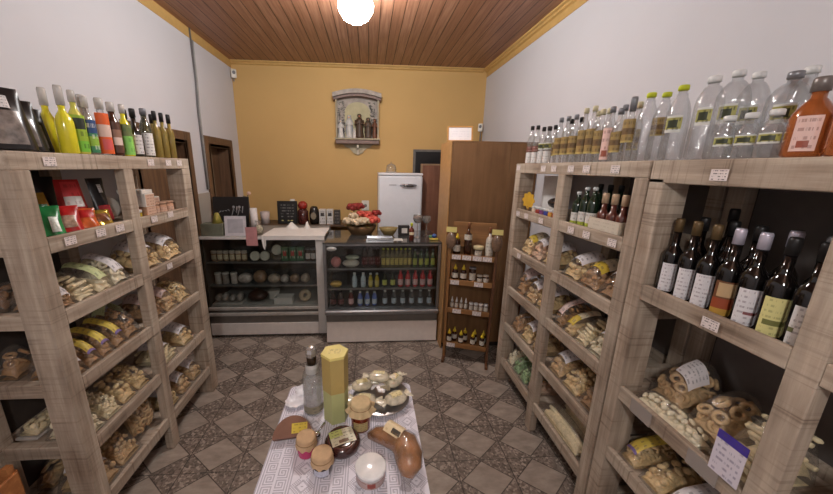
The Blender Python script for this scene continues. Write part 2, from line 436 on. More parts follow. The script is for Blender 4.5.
# ------------------------------------------------------------------ bottles
GL_CLEAR = thin_clear('clear_bottle_glass', (.92, .925, .92), .03, .1, .05, (214, 214, 210))
GL_PET = thin_clear('clear_plastic_bottle', (.91, .92, .925), .06, .13, .06, (216, 218, 218), .35)
CAPB, CAPW = plain('black_cap', (32, 30, 30), .4), plain('white_cap', (222, 222, 220), .4)
CAPG, CAPY = plain('grey_cap', (132, 132, 136), .35, .4), plain('lime_cap', (196, 204, 40), .4)
CAPC = plain('cream_cap', (206, 196, 160), .5); CAPN = plain('pale_glass_neck', (198, 192, 186), .25, coat=.5)
def prof(kind, h, r, nr, ch):
    b = h-ch
    if kind == 'wine':   return [(0, .004), (r*.8, 0), (r, .008), (r, b*.62), (r*.93, b*.68), (r*.6, b*.75), (nr, b*.8), (nr, b), (0, b)]
    if kind == 'tall':   return [(0, .003), (r*.85, 0), (r, .006), (r, b*.66), (r*.85, b*.76), (nr*1.2, b*.87), (nr, b*.9), (nr, b), (0, b)]
    if kind == 'slim':   return [(0, .003), (r*.85, 0), (r, .006), (r, b*.72), (r*.8, b*.8), (nr, b*.87), (nr, b), (0, b)]
    if kind == 'pet':    return [(0, .006), (r*.75, 0), (r, .014), (r, b*.3), (r*.94, b*.32), (r, b*.34), (r, b*.62), (r*.94, b*.66), (r*.9, b*.72), (r*.72, b*.82), (r*.45, b*.91), (nr*1.3, b*.945), (nr, b*.95), (nr, b), (0, b)]
    if kind == 'jug':    return [(0, .006), (r*.8, 0), (r, .015), (r, b*.42), (r*.97, b*.44), (r, b*.47), (r, b*.72), (r*.93, b*.8), (r*.7, b*.89), (nr*1.5, b*.94), (nr, b*.95), (nr, b), (0, b)]
    if kind == 'flask':  return [(0, .004), (r*.85, 0), (r, .008), (r, b*.6), (r*.95, b*.68), (r*.7, b*.79), (nr*1.3, b*.87), (nr, b*.9), (nr, b), (0, b)]
    if kind == 'bear':   return [(0, .002), (r*.9, 0), (r, .006), (r, b*.55), (r*.85, b*.7), (r*.95, b*.8), (r*.7, b*.95), (nr, b), (0, b)]
    if kind == 'jar':    return [(0, .002), (r*.9, 0), (r, .006), (r, b*.85), (r*.85, b*.95), (nr, b), (0, b)]
def patch(r, z0, z1, arc, n=8):
    return lambda: MB().grid(lambda u, v: ((r+.0007)*math.cos((u-.5)*arc), (r+.0007)*math.sin((u-.5)*arc), z0+(z1-z0)*v), n, 1)
def bottle(lab, loc, h, r, kind, glass, cap, face, labels=(), nr=.011, ch=.022, cat='bottle', group=None, name='bottle', cr=None, fill=None, capshape=None):
    t = thing(name, lab, cat, loc, face, group); pf = prof(kind, h, r, nr, ch)
    k = (kind, round(h, 3), round(r, 4), nr, ch)
    link('glass' if kind not in ('pet', 'jug') else 'body', mesh(('bottle_body',)+k, lambda: MB().lathe(pf, 18), glass), t)
    if fill:
        zt = (h-ch)*fill[1]; ins = [(max(0, q[0]-.0025), min(q[1]+.003, zt)) for q in pf if q[1] < zt]
        rr = ins[-1][0]; ins += [(rr, zt), (0, zt)]
        o = link('liquid', mesh(('liquid', fill)+k, lambda: MB().lathe(ins, 16), fill[0]), t)
    if cap:
        c = cr or nr*1.25
        cp = capshape or [(0, -.001), (c, -.001), (c, ch*.85), (c*.85, ch), (0, ch)]
        link('cap', mesh(('bottle_cap', c, ch, len(cp)), lambda: MB().lathe(cp, 14, (0, 0, 0)), cap), t, (0, 0, h-ch))
    for i, q in enumerate(labels):
        m, z0, z1, arc = q[:4]; rr = q[4] if len(q) > 4 else r
        link('paper_label' if i == 0 else 'neck_label', mesh(('paper_label', round(rr, 4), round(z0*h, 4), round(z1*h, 4), arc), patch(rr, z0*h, z1*h, arc), m), t)
    return t
LB_WHITE = label('white_bottle_label', (214, 210, 206), (80, 70, 76), 7, amount=.6)
LB_GOLD = label('gold_brown_label', (156, 130, 76), (80, 60, 36), 3, ((.0, .08, (186, 166, 100)), (.35, .62, (112, 86, 52))), .5)
LB_YG = label('yellow_green_label', (164, 160, 84), (34, 40, 20), 2, ((0, .2, (206, 206, 200)), (.88, 1, (206, 206, 200)), (.28, .74, (52, 56, 34), .15, .75)), .6)
LB_PINK = label('pale_pink_label', (222, 188, 178), (120, 60, 50), 4, ((.1, .3, (150, 80, 60), .25, .7),), .5)
LB_CREAM = label('cream_label', (222, 210, 178), (110, 80, 40), 5, amount=.5)

# bottles and pouches on top of the left rack
yl = plain('yellow_liqueur', (226, 214, 50), .15, coat=.6, var=.04)
og = thin_clear('olive_glass', (.62, .58, .30), .05, .08, .45, (176, 152, 84))
F0 = -.55
def ltop(x, y, h, lab, kind='tall', r=.03, glass=GL_CLEAR, cap=CAPN, labels=(), **k):
    return bottle(lab, (x, y, 1.8405), h, r, kind, glass, cap, F0, labels, **k)
LBT = label('toucan_style_label', (150, 180, 50), (30, 40, 30), 3, ((.62, .92, (40, 46, 36), .15, .85), (.0, .3, (120, 190, 60))), .5)
LBB = label('blue_green_label', (60, 130, 90), (230, 230, 220), 3, ((.6, 1, (40, 70, 120)), (.2, .5, (140, 180, 60))), .5)
LBO = label('orange_pink_label', (226, 98, 42), (240, 230, 220), 0, ((.42, .72, (222, 190, 176)), (.1, .36, (214, 90, 90), .2, .8)))
LBR = label('brown_round_label', (88, 54, 40), (230, 220, 210), 0, ((.25, .5, (216, 196, 184), .2, .8), (.5, .75, (150, 110, 90), .15, .8)))
LBL = label('lime_label', (136, 200, 92), (60, 110, 50), 3, ((.62, 1, (110, 120, 70)),), .4)
LBD = label('white_oval_label', (206, 200, 200), (90, 84, 90), 5, amount=.6)
ltop(-1.475, 1.665, .288, 'yellow liqueur bottle with clear neck, behind the tall yellow bottle on left rack', glass=yl, cap=CAPN, r=.028, nr=.012, ch=.075)
ltop(-1.345, 1.595, .285, 'tall bright yellow liqueur bottle in the front row atop left rack', glass=yl, cap=CAPN, r=.032, nr=.012, ch=.08)
ltop(-1.35, 1.663, .28, 'yellow bottle with green picture label, right of the tall yellow bottle', glass=plain('pale_yellow_liquor', (206, 200, 90), .15, coat=.6), cap=CAPN, labels=[(LBT, .04, .62, 2.4)], ch=.05)
ltop(-1.35, 1.727, .268, 'clear bottle with blue and green label on left rack', labels=[(LBB, .04, .6, 2.4)], r=.027, cap=CAPN, ch=.05)
ltop(-1.40, 1.775, .282, 'milky white bottle with grey cap, left of the orange label bottle', glass=plain('milky_liquor', (206, 194, 184), .2, coat=.6), cap=CAPN, r=.031, ch=.055, nr=.014)
ltop(-1.34, 1.80, .274, 'bottle with bright orange and pink label on left rack', labels=[(LBO, .03, .74, 2.6)], r=.029, cap=CAPN, ch=.05, nr=.014)
ltop(-1.34, 1.872, .268, 'brown bottle with round pale label atop left rack', glass=plain('brown_liquor', (72, 40, 28), .12, coat=.6), labels=[(LBR, .06, .64, 2.5)], cap=CAPN, r=.029, ch=.045, nr=.014)
ltop(-1.335, 1.945, .27, 'yellow bottle with light green label atop left rack', glass=yl, labels=[(LBL, .03, .62, 2.6)], cap=CAPN, r=.029, ch=.045)
dk = plain('dark_bottle_glass', (30, 26, 22), .08, coat=.6)
ltop(-1.335, 2.022, .262, 'dark bottle with white oval label and black cap atop left rack', glass=dk, labels=[(LBD, .06, .46, 2.0)], cap=CAPB, r=.028, ch=.045, kind='wine', nr=.012)
ltop(-1.42, 2.08, .265, 'dark bottle with black cap, half hidden behind the clear white labelled bottle', glass=dk, labels=[(LBD, .06, .4, 1.6)], cap=CAPB, r=.026, ch=.05, nr=.012)
ltop(-1.335, 2.115, .278, 'greenish clear bottle with tall white label and grey cap atop left rack', glass=thin_clear('greenish_clear_glass', (.55, .57, .5), .04, .09, .2, (120, 122, 104)), labels=[(LB_WHITE, .04, .5, 2.0)], cap=CAPG, r=.031, ch=.035, nr=.014)
for i, y in enumerate((2.215, 2.285, 2.36)):
    ltop(-1.335, y, .28, 'slim olive bottle with black cap, %s of three at the far end, left rack' % ('nearest', 'middle', 'farthest')[i], kind='slim', glass=og, cap=CAPB, r=.023, ch=.055, nr=.010, group='slim olive bottles')
for i, y in enumerate((2.25, 2.325)):
    ltop(-1.42, y, .275, 'dark slim bottle behind the slim olive bottles, %s of two' % ('nearer', 'farther')[i], kind='slim', glass=og, cap=CAPB, r=.024, ch=.055, group='slim olive bottles')

# stand-up pouches
def pouch_fn(w, h, d, tp=.08):
    def fn():
        m = MB()
        def s(sg): return lambda u, v: (sg*d*.5*((1-abs(2*u-1)**3)**.6)*(1-v**2.2)**.7*(.86+.14*math.sin(9*u+5*v))+(.002*sg if v > .9 else 0), (u-.5)*w*(1-.08*math.sin(PI*v)-.28*v*v*(h < .24 and d > .045 and w > .1)), h*v)
        m.grid(s(1), 12, 12); m.grid(s(-1), 12, 12); m.prism([(d*.42*math.cos(a), w*.47*math.sin(a)) for a in [2*PI*i/16 for i in range(16)]], .001, .003)
        return m
    return fn
def pouch_patch(w, h, d, u0, u1, v0, v1):
    def fn():
        def g(u, v):
            U, V = u0+(u1-u0)*u, v0+(v1-v0)*v
            return (d*.5*((1-abs(2*U-1)**3)**.6)*(1-V**2.2)**.7*(.86+.14*math.sin(9*U+5*V))+.003, (U-.5)*w*(1-.08*math.sin(PI*V)-.28*V*V*(h < .24 and d > .045 and w > .1)), h*V)
        return MB().grid(g, 6, 6)
    return fn
def pouch(lab, loc, w, h, d, mat, rot, patches=(), cat='pouch', group=None):
    loc = (loc[0], loc[1], loc[2]+abs(math.sin(rot[1]))*d*.5+.002)
    t = thing('foil_pouch', lab, cat, loc, rot, group)
    link('pouch_body', mesh(('pouch_body', w, h, d), pouch_fn(w, h, d), mat), t)
    for nm, pm, q in patches: link(nm, mesh(('pouch_patch', w, h, d)+q, pouch_patch(w, h, d, *q), pm), t)
    return t
BLK = plain('black_pouch_film', (34, 30, 30), .28, var=.2)
WIN = plain('pouch_window_view', (128, 118, 112), .22, var=.45, nscale=30, coat=.5)
STK = label('white_pouch_sticker', (214, 208, 206), rows=4)
for i, (x, y, rz, h) in enumerate(((-1.37, 1.375, -.55, .228), (-1.40, 1.462, -.55, .198), (-1.43, 1.535, -.5, .178))):
    pouch('black stand-up pouch with clear window, %s from the near end atop left rack' % ORD[i], (x, y, 1.8405), .15-.018*i, h, .075-.012*i, BLK, (0, -.10, rz),
          [('window', WIN, (.2, .8, .08, .62)), ('sticker', STK, (.36, .66, .66, .86))], group='black pouches on the left rack')

# ------------------------------------------------------------------ bags of biscuits
def dome(L, W, H):
    def h(x, y):
        e = max(0, 1-abs(2*x/L)**3.2); f = max(0, 1-abs(2*y/W)**2.6); return H*(e**.5)*(f**.5)*((1.14-.5*x/L) if L < .262 else 1)
    return h
def contents_fn(kind, L, W, H, seed):
    def fn():
        m = fill()
        m.v = [(max(-L*.5, min(L*.5, x)), max(-W*.5, min(W*.5, y)), max(.0045, z)) for x, y, z in m.v]; return m
    def fill():
        R = random.Random(seed); m = MB(); hf = dome(L*.97, W*.95, H*.93)
        core = .5 if kind not in ('flake',) else .97
        m.grid(lambda u, v: ((u-.5)*L*.9, (v-.5)*W*.88, max(.004, hf((u-.5)*L*.9, (v-.5)*W*.88)*core+.004*math.sin(40*u+9*v)*math.sin(31*v))), 12, 10)
        m.grid(lambda u, v: ((.5-u)*L*.9, (v-.5)*W*.88, .003), 2, 2)
        st = dict(ring=.037, stick=.02, round=.03, lump=.032, twist=.032, long=.034, bean=.022, flake=9).get(kind, .03)
        if kind == 'long':
            k = max(2, int(W/.036)); 
            for lay in range(2):
                for i in range(k-lay):
                    y = (i-(k-1-lay)/2)*W*.86/k; z = .018+lay*.03
                    if z > hf(0, y)*1.25: continue
                    P = [(-L*.46+L*.92*j/9, y+.002*R.uniform(-1, 1), z+.003*R.uniform(-1, 1)) for j in range(10)]
                    m.tube(P, [.009]+[.0165+.0015*R.uniform(-1, 1) for _ in range(8)]+[.009], 8)
            return m
        for lay in (0, 1):
            nx, ny = max(1, int(L*.86/st)), max(1, int(W*.84/st))
            for i in range(nx):
                for j in range(ny):
                    x = (i+.5-nx/2)*L*.86/nx+R.uniform(-.3, .3)*st; y = (j+.5-ny/2)*W*.84/ny+R.uniform(-.3, .3)*st
                    h = hf(x, y); z = h*(.86 if lay else .5)
                    if z < .007: z = .007
                    e = .01; nrm = Vector((-(hf(x+e, y)-hf(x-e, y))/(2*e), -(hf(x, y+e)-hf(x, y-e))/(2*e), 1))
                    nrm = Vector((max(-2.5, min(2.5, nrm.x)), max(-2.5, min(2.5, nrm.y)), 1)).normalized()
                    nrm = (nrm+Vector((R.uniform(-.45, .45), R.uniform(-.45, .45), R.uniform(-.2, .2)))).normalized()
                    q = Vector((0, 0, 1)).rotation_difference(nrm).to_matrix().to_4x4() @ Matrix.Rotation(R.uniform(0, 6.3), 4, 'Z')
                    k = R.uniform(.88, 1.12)
                    if kind == 'ring': m.torus((x, y, z), .0185*k, .0085*k, q, 11, 6)
                    elif kind == 'stick':
                        if (i+j*2+lay) % 3: continue
                        a = Matrix.Rotation(R.uniform(-.35, .35), 4, 'Z')
                        m.mark(); n0 = len(m.v); m.tube([(0, -.04, 0), (0, -.034, 0), (0, .034, 0), (0, .04, 0)], [.004, .0085, .0085, .004], 7); m.xf(Matrix.Translation((x, y, z)) @ a, n0)
                    elif kind in ('round', 'bean'):
                        s_ = .0175 if kind == 'round' else .013
                        n0 = len(m.v); m.ball((0, 0, 0), (s_*k, s_*k*R.uniform(.8, 1), s_*.55), 9, 6); m.xf(Matrix.Translation((x, y, z)) @ q, n0)
                    elif kind == 'lump':
                        n0 = len(m.v); m.ball((0, 0, 0), (.021*k, .017*k*R.uniform(.7, 1.1), .0125*k), 8, 6); m.xf(Matrix.Translation((x, y, z)) @ q, n0)
                    elif kind == 'twist':
                        n0 = len(m.v); P = [((-.02+.04*t/8), .009*math.sin(t*1.3), .006*math.cos(t*1.3)) for t in range(9)]
                        m.tube(P, [.004]+[.0078]*7+[.004], 6); m.xf(Matrix.Translation((x, y, z)) @ q, n0)
        return m
    return fn
def wrap_fn(L, W, H, seed):
    def fn():
        R = random.Random(seed); m = MB(); hf = dome(L*1.04, W*1.04, H*1.0); ph = [R.uniform(0, 6) for _ in range(4)]
        def top(u, v):
            x, y = (u-.5)*L*1.045, (v-.5)*W*1.035
            return (x, y, max(.002, hf(x, y)+.0022*math.sin(38*u+ph[0]+7*v)*math.sin(29*v+ph[1])))
        m.grid(top, 18, 14)
        m.grid(lambda u, v: ((.5-u)*L*1.045, (v-.5)*W*1.035, .0018), 2, 2)
        fl = .16*L                                   # gathered tail at the back, crimped edge at the front
        m.grid(lambda u, v: (-L*.5-fl*u, (v-.5)*W*(.34+.5*u), H*.30+.006*math.sin(v*17+ph[2])*u+.02*u), 4, 10)
        m.grid(lambda u, v: (L*.505+.012*u, (v-.5)*W*(.8-.1*u), .012+.004*math.sin(v*21+ph[3])), 2, 10)
        return m
    return fn
def sticker_fn(L, W, H, x0, x1, y0, y1):
    def fn():
        hf = dome(L*1.04, W*1.04, H*1.0)
        def g(u, v):                                  # print reads from the front: u along +y, v towards the back
            x, y = (x1+(x0-x1)*v)*L, (y0+(y1-y0)*u)*W; return (x, y, hf(x, y)+.004)
        return MB().grid(g, 8, 8)
    return fn
FILM = thin_clear('clear_bag_film', (.97, .97, .97), .09, .085, .045, (224, 216, 208), 1.)
BC = {}
def bisc(nm, c, var=.32):
    BC[nm] = plain(nm+'_biscuit', c, .55, var=var, nscale=45)
bisc('brown', (168, 128, 86), .3); bisc('dark brown', (130, 96, 66)); bisc('golden', (220, 190, 138), .26); bisc('tan', (204, 170, 124), .26); bisc('pale', (232, 214, 174), .2); bisc('green', (156, 184, 134)); bisc('cream', (236, 224, 194), .2); bisc('pinkish', (214, 178, 150), .24)
SK = dict(white=label('white_bag_label', (222, 214, 214), rows=6), yellow=label('yellow_bag_label', (216, 190, 84), (90, 60, 70), 6, ((0, .05, (120, 100, 150)),)),
          green=label('pale_green_bag_label', (198, 204, 150), (80, 90, 60), 5), pink=label('pinkish_bag_label', (206, 180, 172), rows=6),
          purple=label('purple_edged_label', (220, 212, 222), (90, 80, 120), 7, ((.8, 1, (74, 58, 150)),)), gold=label('white_gold_label', (222, 206, 176), rows=5, bands=((0, .3, (200, 170, 60)),)))
WH = dict(ring='ring biscuits', stick='stick biscuits', round='round biscuits', lump='lumpy biscuits', twist='twisted biscuits', long='long rolls', bean='small nutty biscuits', flake='crumbs')
SHN = ['top shelf', 'second shelf', 'third shelf', 'fourth shelf', 'bottom shelf']
def bag(lab, loc, rot, kind, col, L, W, H, sticker=None, seed=1, spot=(-.22, .3, -.42, .42), group=None):
    assert 4 <= len(lab.split()) <= 16, lab
    t = thing('biscuit_bag', lab, 'bag', loc, rot, group)
    L, W, H = round(L, 3), round(W, 3), round(H, 3)
    link('biscuits', mesh(('biscuits', kind, L, W, H, seed), contents_fn(kind, L, W, H, seed), BC[col]), t)
    link('clear_wrapper', mesh(('clear_wrapper', L, W, H, seed), wrap_fn(L, W, H, seed), FILM), t)
    if spot == (-.22, .3, -.42, .42): spot = (-.3, .44, -.29, .29) if W < .115 else (-.34, .3, -.38, .38)
    if sticker:
        ss = sticker if isinstance(sticker, list) else [(sticker, spot)]
        for nm, sp in ss: link('paper_label', mesh(('bag_label', L, W, H)+sp, sticker_fn(L, W, H, *sp), SK[nm]), t)
    return t
def row(side, bay, lev, zs, y0, y1, specs, depth=.11, who=None, start=0, far='from viewer', dn=''):
    """bags side by side from the viewer's end; each spec = (kind, colour, sticker, width, height, length, gap)"""
    X, s, rz = (LX, -1, 0) if side == 'left' else (RX, 1, PI)
    y = y0; n = len(specs)
    tot = sum(q[3] for q in specs); gap = (y1-y0-tot)/max(1, n)
    for i, q in enumerate(specs):
        kind, col, st, w, h, L = q[:6]
        yc = y+gap/2+w/2; y += w+gap
        x = X+s*(.047+L/2+(q[6] if len(q) > 6 else 0))
        pl = ', ' + (st if isinstance(st, str) else st[0][0])+' label' if st else ''
        if n == 1: pos = 'only one'
        elif n == 2: pos = ('nearer one', 'farther one')[i]
        else: pos = ('nearest' if i == 0 else 'farthest' if i == n-1 else ORD[i]+' from viewer')
        lab = 'bag of %s %s%s, %s rack %s, %s, %s' % (col, WH[kind], pl, side, bay, SHN[lev], pos)
        bag(lab, (x, yc, zs[lev]-.0295), (0, 0, rz+(RN.uniform(-.06, .06))), kind, col, L, w-.012, h*1.14, st, seed=1+(i+lev) % 3)
    return
A_, B_ = (1.33, 1.78), (1.865, 2.325)
# left rack, near bay (level 0 holds pouches, built below)
row('left', 'near bay', 1, LV, *A_, [('ring', 'brown', 'white', .115, .1, .2), ('stick', 'pale', None, .10, .10, .2), ('long', 'pale', 'green', .105, .11, .22), ('ring', 'cream', 'white', .115, .12, .22)])
row('left', 'near bay', 2, LV, *A_, [('lump', 'brown', 'white', .085, .10, .2), ('lump', 'brown', 'yellow', .085, .105, .2), ('lump', 'brown', 'yellow', .085, .11, .21), ('lump', 'brown', 'yellow', .085, .115, .21), ('bean', 'brown', [('green', (-.36, -.04, -.4, .0)), ('green', (-.2, .16, .04, .4))], .105, .15, .22)])
row('left', 'near bay', 3, LV, *A_, [('twist', 'cream', None, .115, .09, .2), ('twist', 'pale', None, .11, .10, .2), ('round', 'golden', None, .11, .10, .2), ('twist', 'golden', None, .11, .11, .2)])
row('left', 'near bay', 4, LV, 1.33, 1.62, [('lump', 'tan', 'white', .13, .11, .22), ('bean', 'tan', None, .15, .14, .22)])
bag('large bag of tan ring biscuits standing upright on left rack near bay bottom shelf', (-1.42, 1.705, .3225), (0, 1.25, 0), 'ring', 'tan', .2, .145, .1, None, 2)
# left rack, far bay
row('left', 'far bay', 1, LV, *B_, [('lump', 'golden', 'white', .2, .13, .22), ('lump', 'golden', 'white', .2, .13, .22)])
row('left', 'far bay', 2, LV, *B_, [('lump', 'brown', 'pink', .13, .12, .21), ('lump', 'tan', 'pink', .13, .12, .21), ('ring', 'golden', None, .15, .12, .2)])
row('left', 'far bay', 3, LV, *B_, [('stick', 'pale', 'white', .16, .10, .2), ('round', 'golden', 'white', .15, .11, .2)])
row('left', 'far bay', 4, LV, *B_, [('ring', 'golden', 'white', .14, .1, .2), ('lump', 'tan', 'white', .14, .11, .2), ('lump', 'tan', 'white', .13, .12, .2)])
# seen through the open near end of the left rack: bags standing behind the front row
bag('bag of dark brown lumpy biscuits at the back, left rack near end, second shelf', (-1.60, 1.46, LV[1]-.0295), (0, 0, PI/2), 'lump', 'dark brown', .2, .09, .1, None, 2)
for i, y in enumerate((1.40, 1.53)):
    bag('bag of brown ring biscuits at the back, left rack, third shelf, %s' % ('nearer', 'farther')[i], (-1.61, y, LV[2]-.0295), (0, 0, 0), 'ring', 'brown', .08, .12, .12, None, 1+i)
bag('bag of tan ring biscuits at the back, left rack near end, bottom shelf', (-1.618, 1.46, LV[4]-.0295), (0, 0, PI/2), 'ring', 'tan', .2, .075, .11, None, 3)
t = thing('plastic_tray', 'clear plastic tray of pale biscuits at the back, left rack fourth shelf', 'tray', (-1.61, 1.43, LV[3]-.0295))
part('tray', MB().box((-.05, -.09, 0), (.05, .09, .012), .004), plain('tray_plastic', (190, 182, 176), .3), t)
part('biscuits', contents_fn('round', .17, .09, .05, 5)().xf(Matrix.Translation((0, 0, .012)) @ Matrix.Rotation(PI/2, 4, 'Z'), 0), BC['pale'], t)
part('film', wrap_fn(.15, .09, .055, 4)().xf(Matrix.Translation((0, 0, .012)) @ Matrix.Rotation(PI/2, 4, 'Z'), 0), FILM, t)

# right rack (far one): near bay = beside the wine rack, far bay = beside the cabinet
C_, E_ = (1.325, 1.80), (1.89, 2.36)
row('right', 'far bay', 1, LV, *E_, [('lump', 'golden', 'white', .15, .12, .2), ('lump', 'pinkish', 'white', .14, .13, .2), ('ring', 'golden', 'gold', .15, .12, .2)])
row('right', 'far bay', 2, LV, *E_, [('lump', 'golden', 'white', .15, .13, .2), ('lump', 'tan', 'white', .15, .13, .2), ('lump', 'brown', 'pink', .14, .16, .19)])
row('right', 'far bay', 3, LV, *E_, [('lump', 'tan', None, .14, .12, .2), ('lump', 'golden', 'white', .16, .12, .2), ('lump', 'brown', None, .14, .13, .2)])
row('right', 'far bay', 4, LV, *E_, [('lump', 'pinkish', None, .12, .09, .2), ('bean', 'green', None, .12, .1, .2), ('twist', 'green', None, .11, .11, .2), ('round', 'cream', None, .1, .12, .2)])
row('right', 'near bay', 1, LV, *C_, [('lump', 'brown', 'white', .155, .13, .22), ('lump', 'brown', 'gold', .15, .12, .22), ('lump', 'golden', 'white', .15, .12, .22)])
row('right', 'near bay', 2, LV, *C_, [('round', 'cream', 'white', .16, .12, .23), ('stick', 'pale', None, .11, .11, .23), ('long', 'golden', 'gold', .1, .10, .23), ('stick', 'brown', 'pink', .09, .13, .21)])
row('right', 'near bay', 3, LV, *C_, [('lump', 'brown', None, .15, .12, .22), ('round', 'golden', None, .16, .11, .22), ('lump', 'tan', 'white', .14, .12, .22)])
for i, (x, z) in enumerate(((1.215, 0), (1.325, 0))):
    bag('long bag of pale rolls lying along the bottom shelf, right rack near bay, %s' % ('front', 'rear')[i], (x, 1.577, LV[4]-.0295), (0, 0, PI/2), 'long', 'pale', .375, .1, .12, None, 1+i)
# wine rack: shelves below the wine
row('right', 'wine bay', 2, [0, 0, LB[2]], .71, 1.16, [('stick', 'pale', 'white', .11, .09, .24), ('round', 'pale', 'white', .11, .09, .24), ('round', 'golden', None, .11, .09, .24), ('twist', 'golden', 'yellow', .10, .1, .24)])
row('right', 'wine bay', 4, [0, 0, 0, 0, LB[3]], .71, 1.16, [('twist', 'golden', None, .2, .12, .24), ('ring', 'tan', None, .2, .12, .24)])
z = LB[1]-.0295
bag('big bag of tan ring biscuits with white label, far corner below the wine bottles', (1.35, 1.092, z), (0, 0, PI), 'ring', 'tan', .21, .145, .17, 'white', 2, (-.1, .3, -.05, .42))
bag('low bag of small nutty biscuits lying along the front rail below the wine', (1.187, .985, z), (0, 0, PI/2), 'bean', 'cream', .28, .075, .085, None, 2)
bag('bag of tan ring biscuits in the middle of the shelf below the wine', (1.345, .925, z), (0, 0, PI), 'ring', 'tan', .2, .125, .15, None, 1)
bag('tall bag of pale stick biscuits by the near post below the wine', (1.295, .762, z), (0, 0, PI), 'stick', 'pale', .22, .11, .2, None, 3)
bag('bag of golden biscuits with white label behind the near post, right edge', (1.288, .52, z), (0, 0, PI), 'round', 'golden', .22, .15, .2, 'white', 1, (.02, .42, -.4, .4))
bag('bag of golden stick biscuits on the shelf below, at the right edge', (1.288, .52, LB[2]-.0295), (0, 0, PI), 'stick', 'golden', .22, .15, .14, None, 2)
t = thing('price_card', 'white card with purple top hanging from the shelf below the wine', 'card', (RX-.0065, .74, .93))
part('card', MB().grid(lambda u, v: (0, .042-.084*u, -.075+.15*v), 1, 1).grid(lambda u, v: (.002, -.042+.084*u, -.075+.15*v), 1, 1), SK['purple'], t)

# ------------------------------------------------------------------ left rack, top opening
zt = LV[0]-.0295
RED = plain('red_foil', (176, 34, 34), .28, var=.2); GRN = plain('green_foil', (40, 128, 70), .25, var=.25); GOLD = plain('gold_foil', (196, 160, 70), .22, .6, var=.3)
ORG = plain('orange_print_foil', (196, 92, 40), .3, var=.3)
REDL = label('red_white_pouch_label', (206, 60, 62), (120, 20, 20), 3, ((0, .42, (214, 206, 200)),), .4)
pouch('green foil pouch leaning at the near post of left rack', (-1.345, 1.415, zt), .10, .14, .05, GRN, (0, -.45, -.7), [('print', plain('white_print', (205, 210, 200), .35, var=.3, nscale=60), (.55, .85, .1, .6))])
pouch('gold and green foil pouch behind the low red pouch on left rack', (-1.455, 1.505, zt), .12, .185, .06, GOLD, (0, -.3, -.5), [('green_band', GRN, (.1, .9, .25, .7))])
pouch('red pouch with silver window low beside the green pouch, left rack', (-1.345, 1.505, zt), .1, .13, .05, RED, (0, -.45, -.7), [('window', plain('silver_window', (170, 140, 120), .25, var=.4, nscale=50), (.2, .8, .15, .6))])
pouch('tall red coffee pouch with red and white label, left rack', (-1.44, 1.665, zt), .125, .238, .06, RED, (0, -.2, -.55), [('paper_label', REDL, (.2, .86, .42, .95)), ('orange_band', ORG, (.05, .95, .06, .3))])
pouch('orange and red pouch in front of the tall red pouch, left rack', (-1.345, 1.6, zt), .095, .105, .05, ORG, (0, -.45, -.6), [('red_band', RED, (.1, .9, .5, .9))])
pouch('small gold candy bag on the front edge, left rack', (-1.345, 1.695, zt), .09, .085, .05, GOLD, (0, -.45, -.5), [('print', plain('brown_print', (120, 70, 40), .35, var=.4, nscale=60), (.2, .8, .2, .7))])
for i, (x, y, h) in enumerate(((-1.59, 1.50, .24), (-1.56, 1.66, .25))):
    pouch('black coffee pouch at the back of left rack top opening, %s' % ('nearer', 'farther')[i], (x, y, zt), .12, h, .06, BLK, (0, -.12, -.3), group='black coffee pouches')
pouch('black coffee pouch with dark red base beside the middle post, left rack', (-1.43, 1.82, zt), .085, .24, .05, BLK, (0, -.12, -.2), [('sticker', STK, (.42, .7, .68, .86)), ('red_print', plain('dark_red_print', (150, 44, 48), .35, var=.3), (.1, .9, .06, .4))])

def tub(lab, loc, r, h, body, lid, name='food_jar', lidh=.014, lab_mat=None, cat='jar', face=0, group=None, sq=None, lr=None):
    t = thing(name, lab, cat, loc, face, group); lr = lr or r*1.04
    link('jar_body', mesh(('jar_body', r, h, sq), lambda: MB().lathe([(0, .001), (r*.92, 0), (r, .006), (r, h-lidh-.006), (r*.9, h-lidh), (0, h-lidh)], 18, sq=sq), body), t)
    if lid: link('lid', mesh(('lid', r, lidh, lr), lambda: MB().lathe([(0, 0), (lr, 0), (lr, lidh*.85), (lr*.94, lidh), (0, lidh)], 18), lid), t, (0, 0, h-lidh))
    if lab_mat: link('paper_label', mesh(('jar_label', r, h), patch(r, h*.15, h*.62, 2.2, 8), lab_mat), t)
    return t
def carton(lab, loc, dx, dy, dz, body, rot=0, front=None, name='food_box', cat='box', group=None):
    t = thing(name, lab, cat, loc, rot, group)
    link('carton', mesh(('carton', dx, dy, dz), lambda: MB().box((-dx/2, -dy/2, 0), (dx/2, dy/2, dz), .002), body), t)
    if front:
        link('front_print', mesh(('front_print', dx, dy, dz), lambda: MB().grid(lambda u, v: (dx/2+.0006, (u-.5)*dy*.92, dz*(.05+.9*v)), 1, 1), front), t)
    return t
SPICE = plain('pinkish_spice_pack', (190, 146, 118), .4, var=.25); WT = plain('white_pack', (212, 206, 198), .4)
PINKL = label('spice_pack_print', (206, 170, 148), (120, 70, 60), 4)
MUST = plain('mustard_jar_content', (186, 160, 50), .2, coat=.5)
tub('yellow mustard jar with white lid, top opening of the left rack far bay', (-1.33, 1.905, zt), .03, .065, MUST, CAPW)
t = thing('round_tub_lid', 'large round white lid standing on edge, left rack far bay', 'tub', (-1.49, 1.93, zt+.076), (0, 1.3, -.3))
part('tub', MB().lathe([(0, -.045), (.052, -.045), (.058, 0), (0, 0)], 24), WT, t)
part('lid', MB().lathe([(0, 0), (.061, 0), (.061, .01), (.05, .014), (0, .014)], 24), [label('round_lid_print', (216, 210, 200), rows=0)], t)
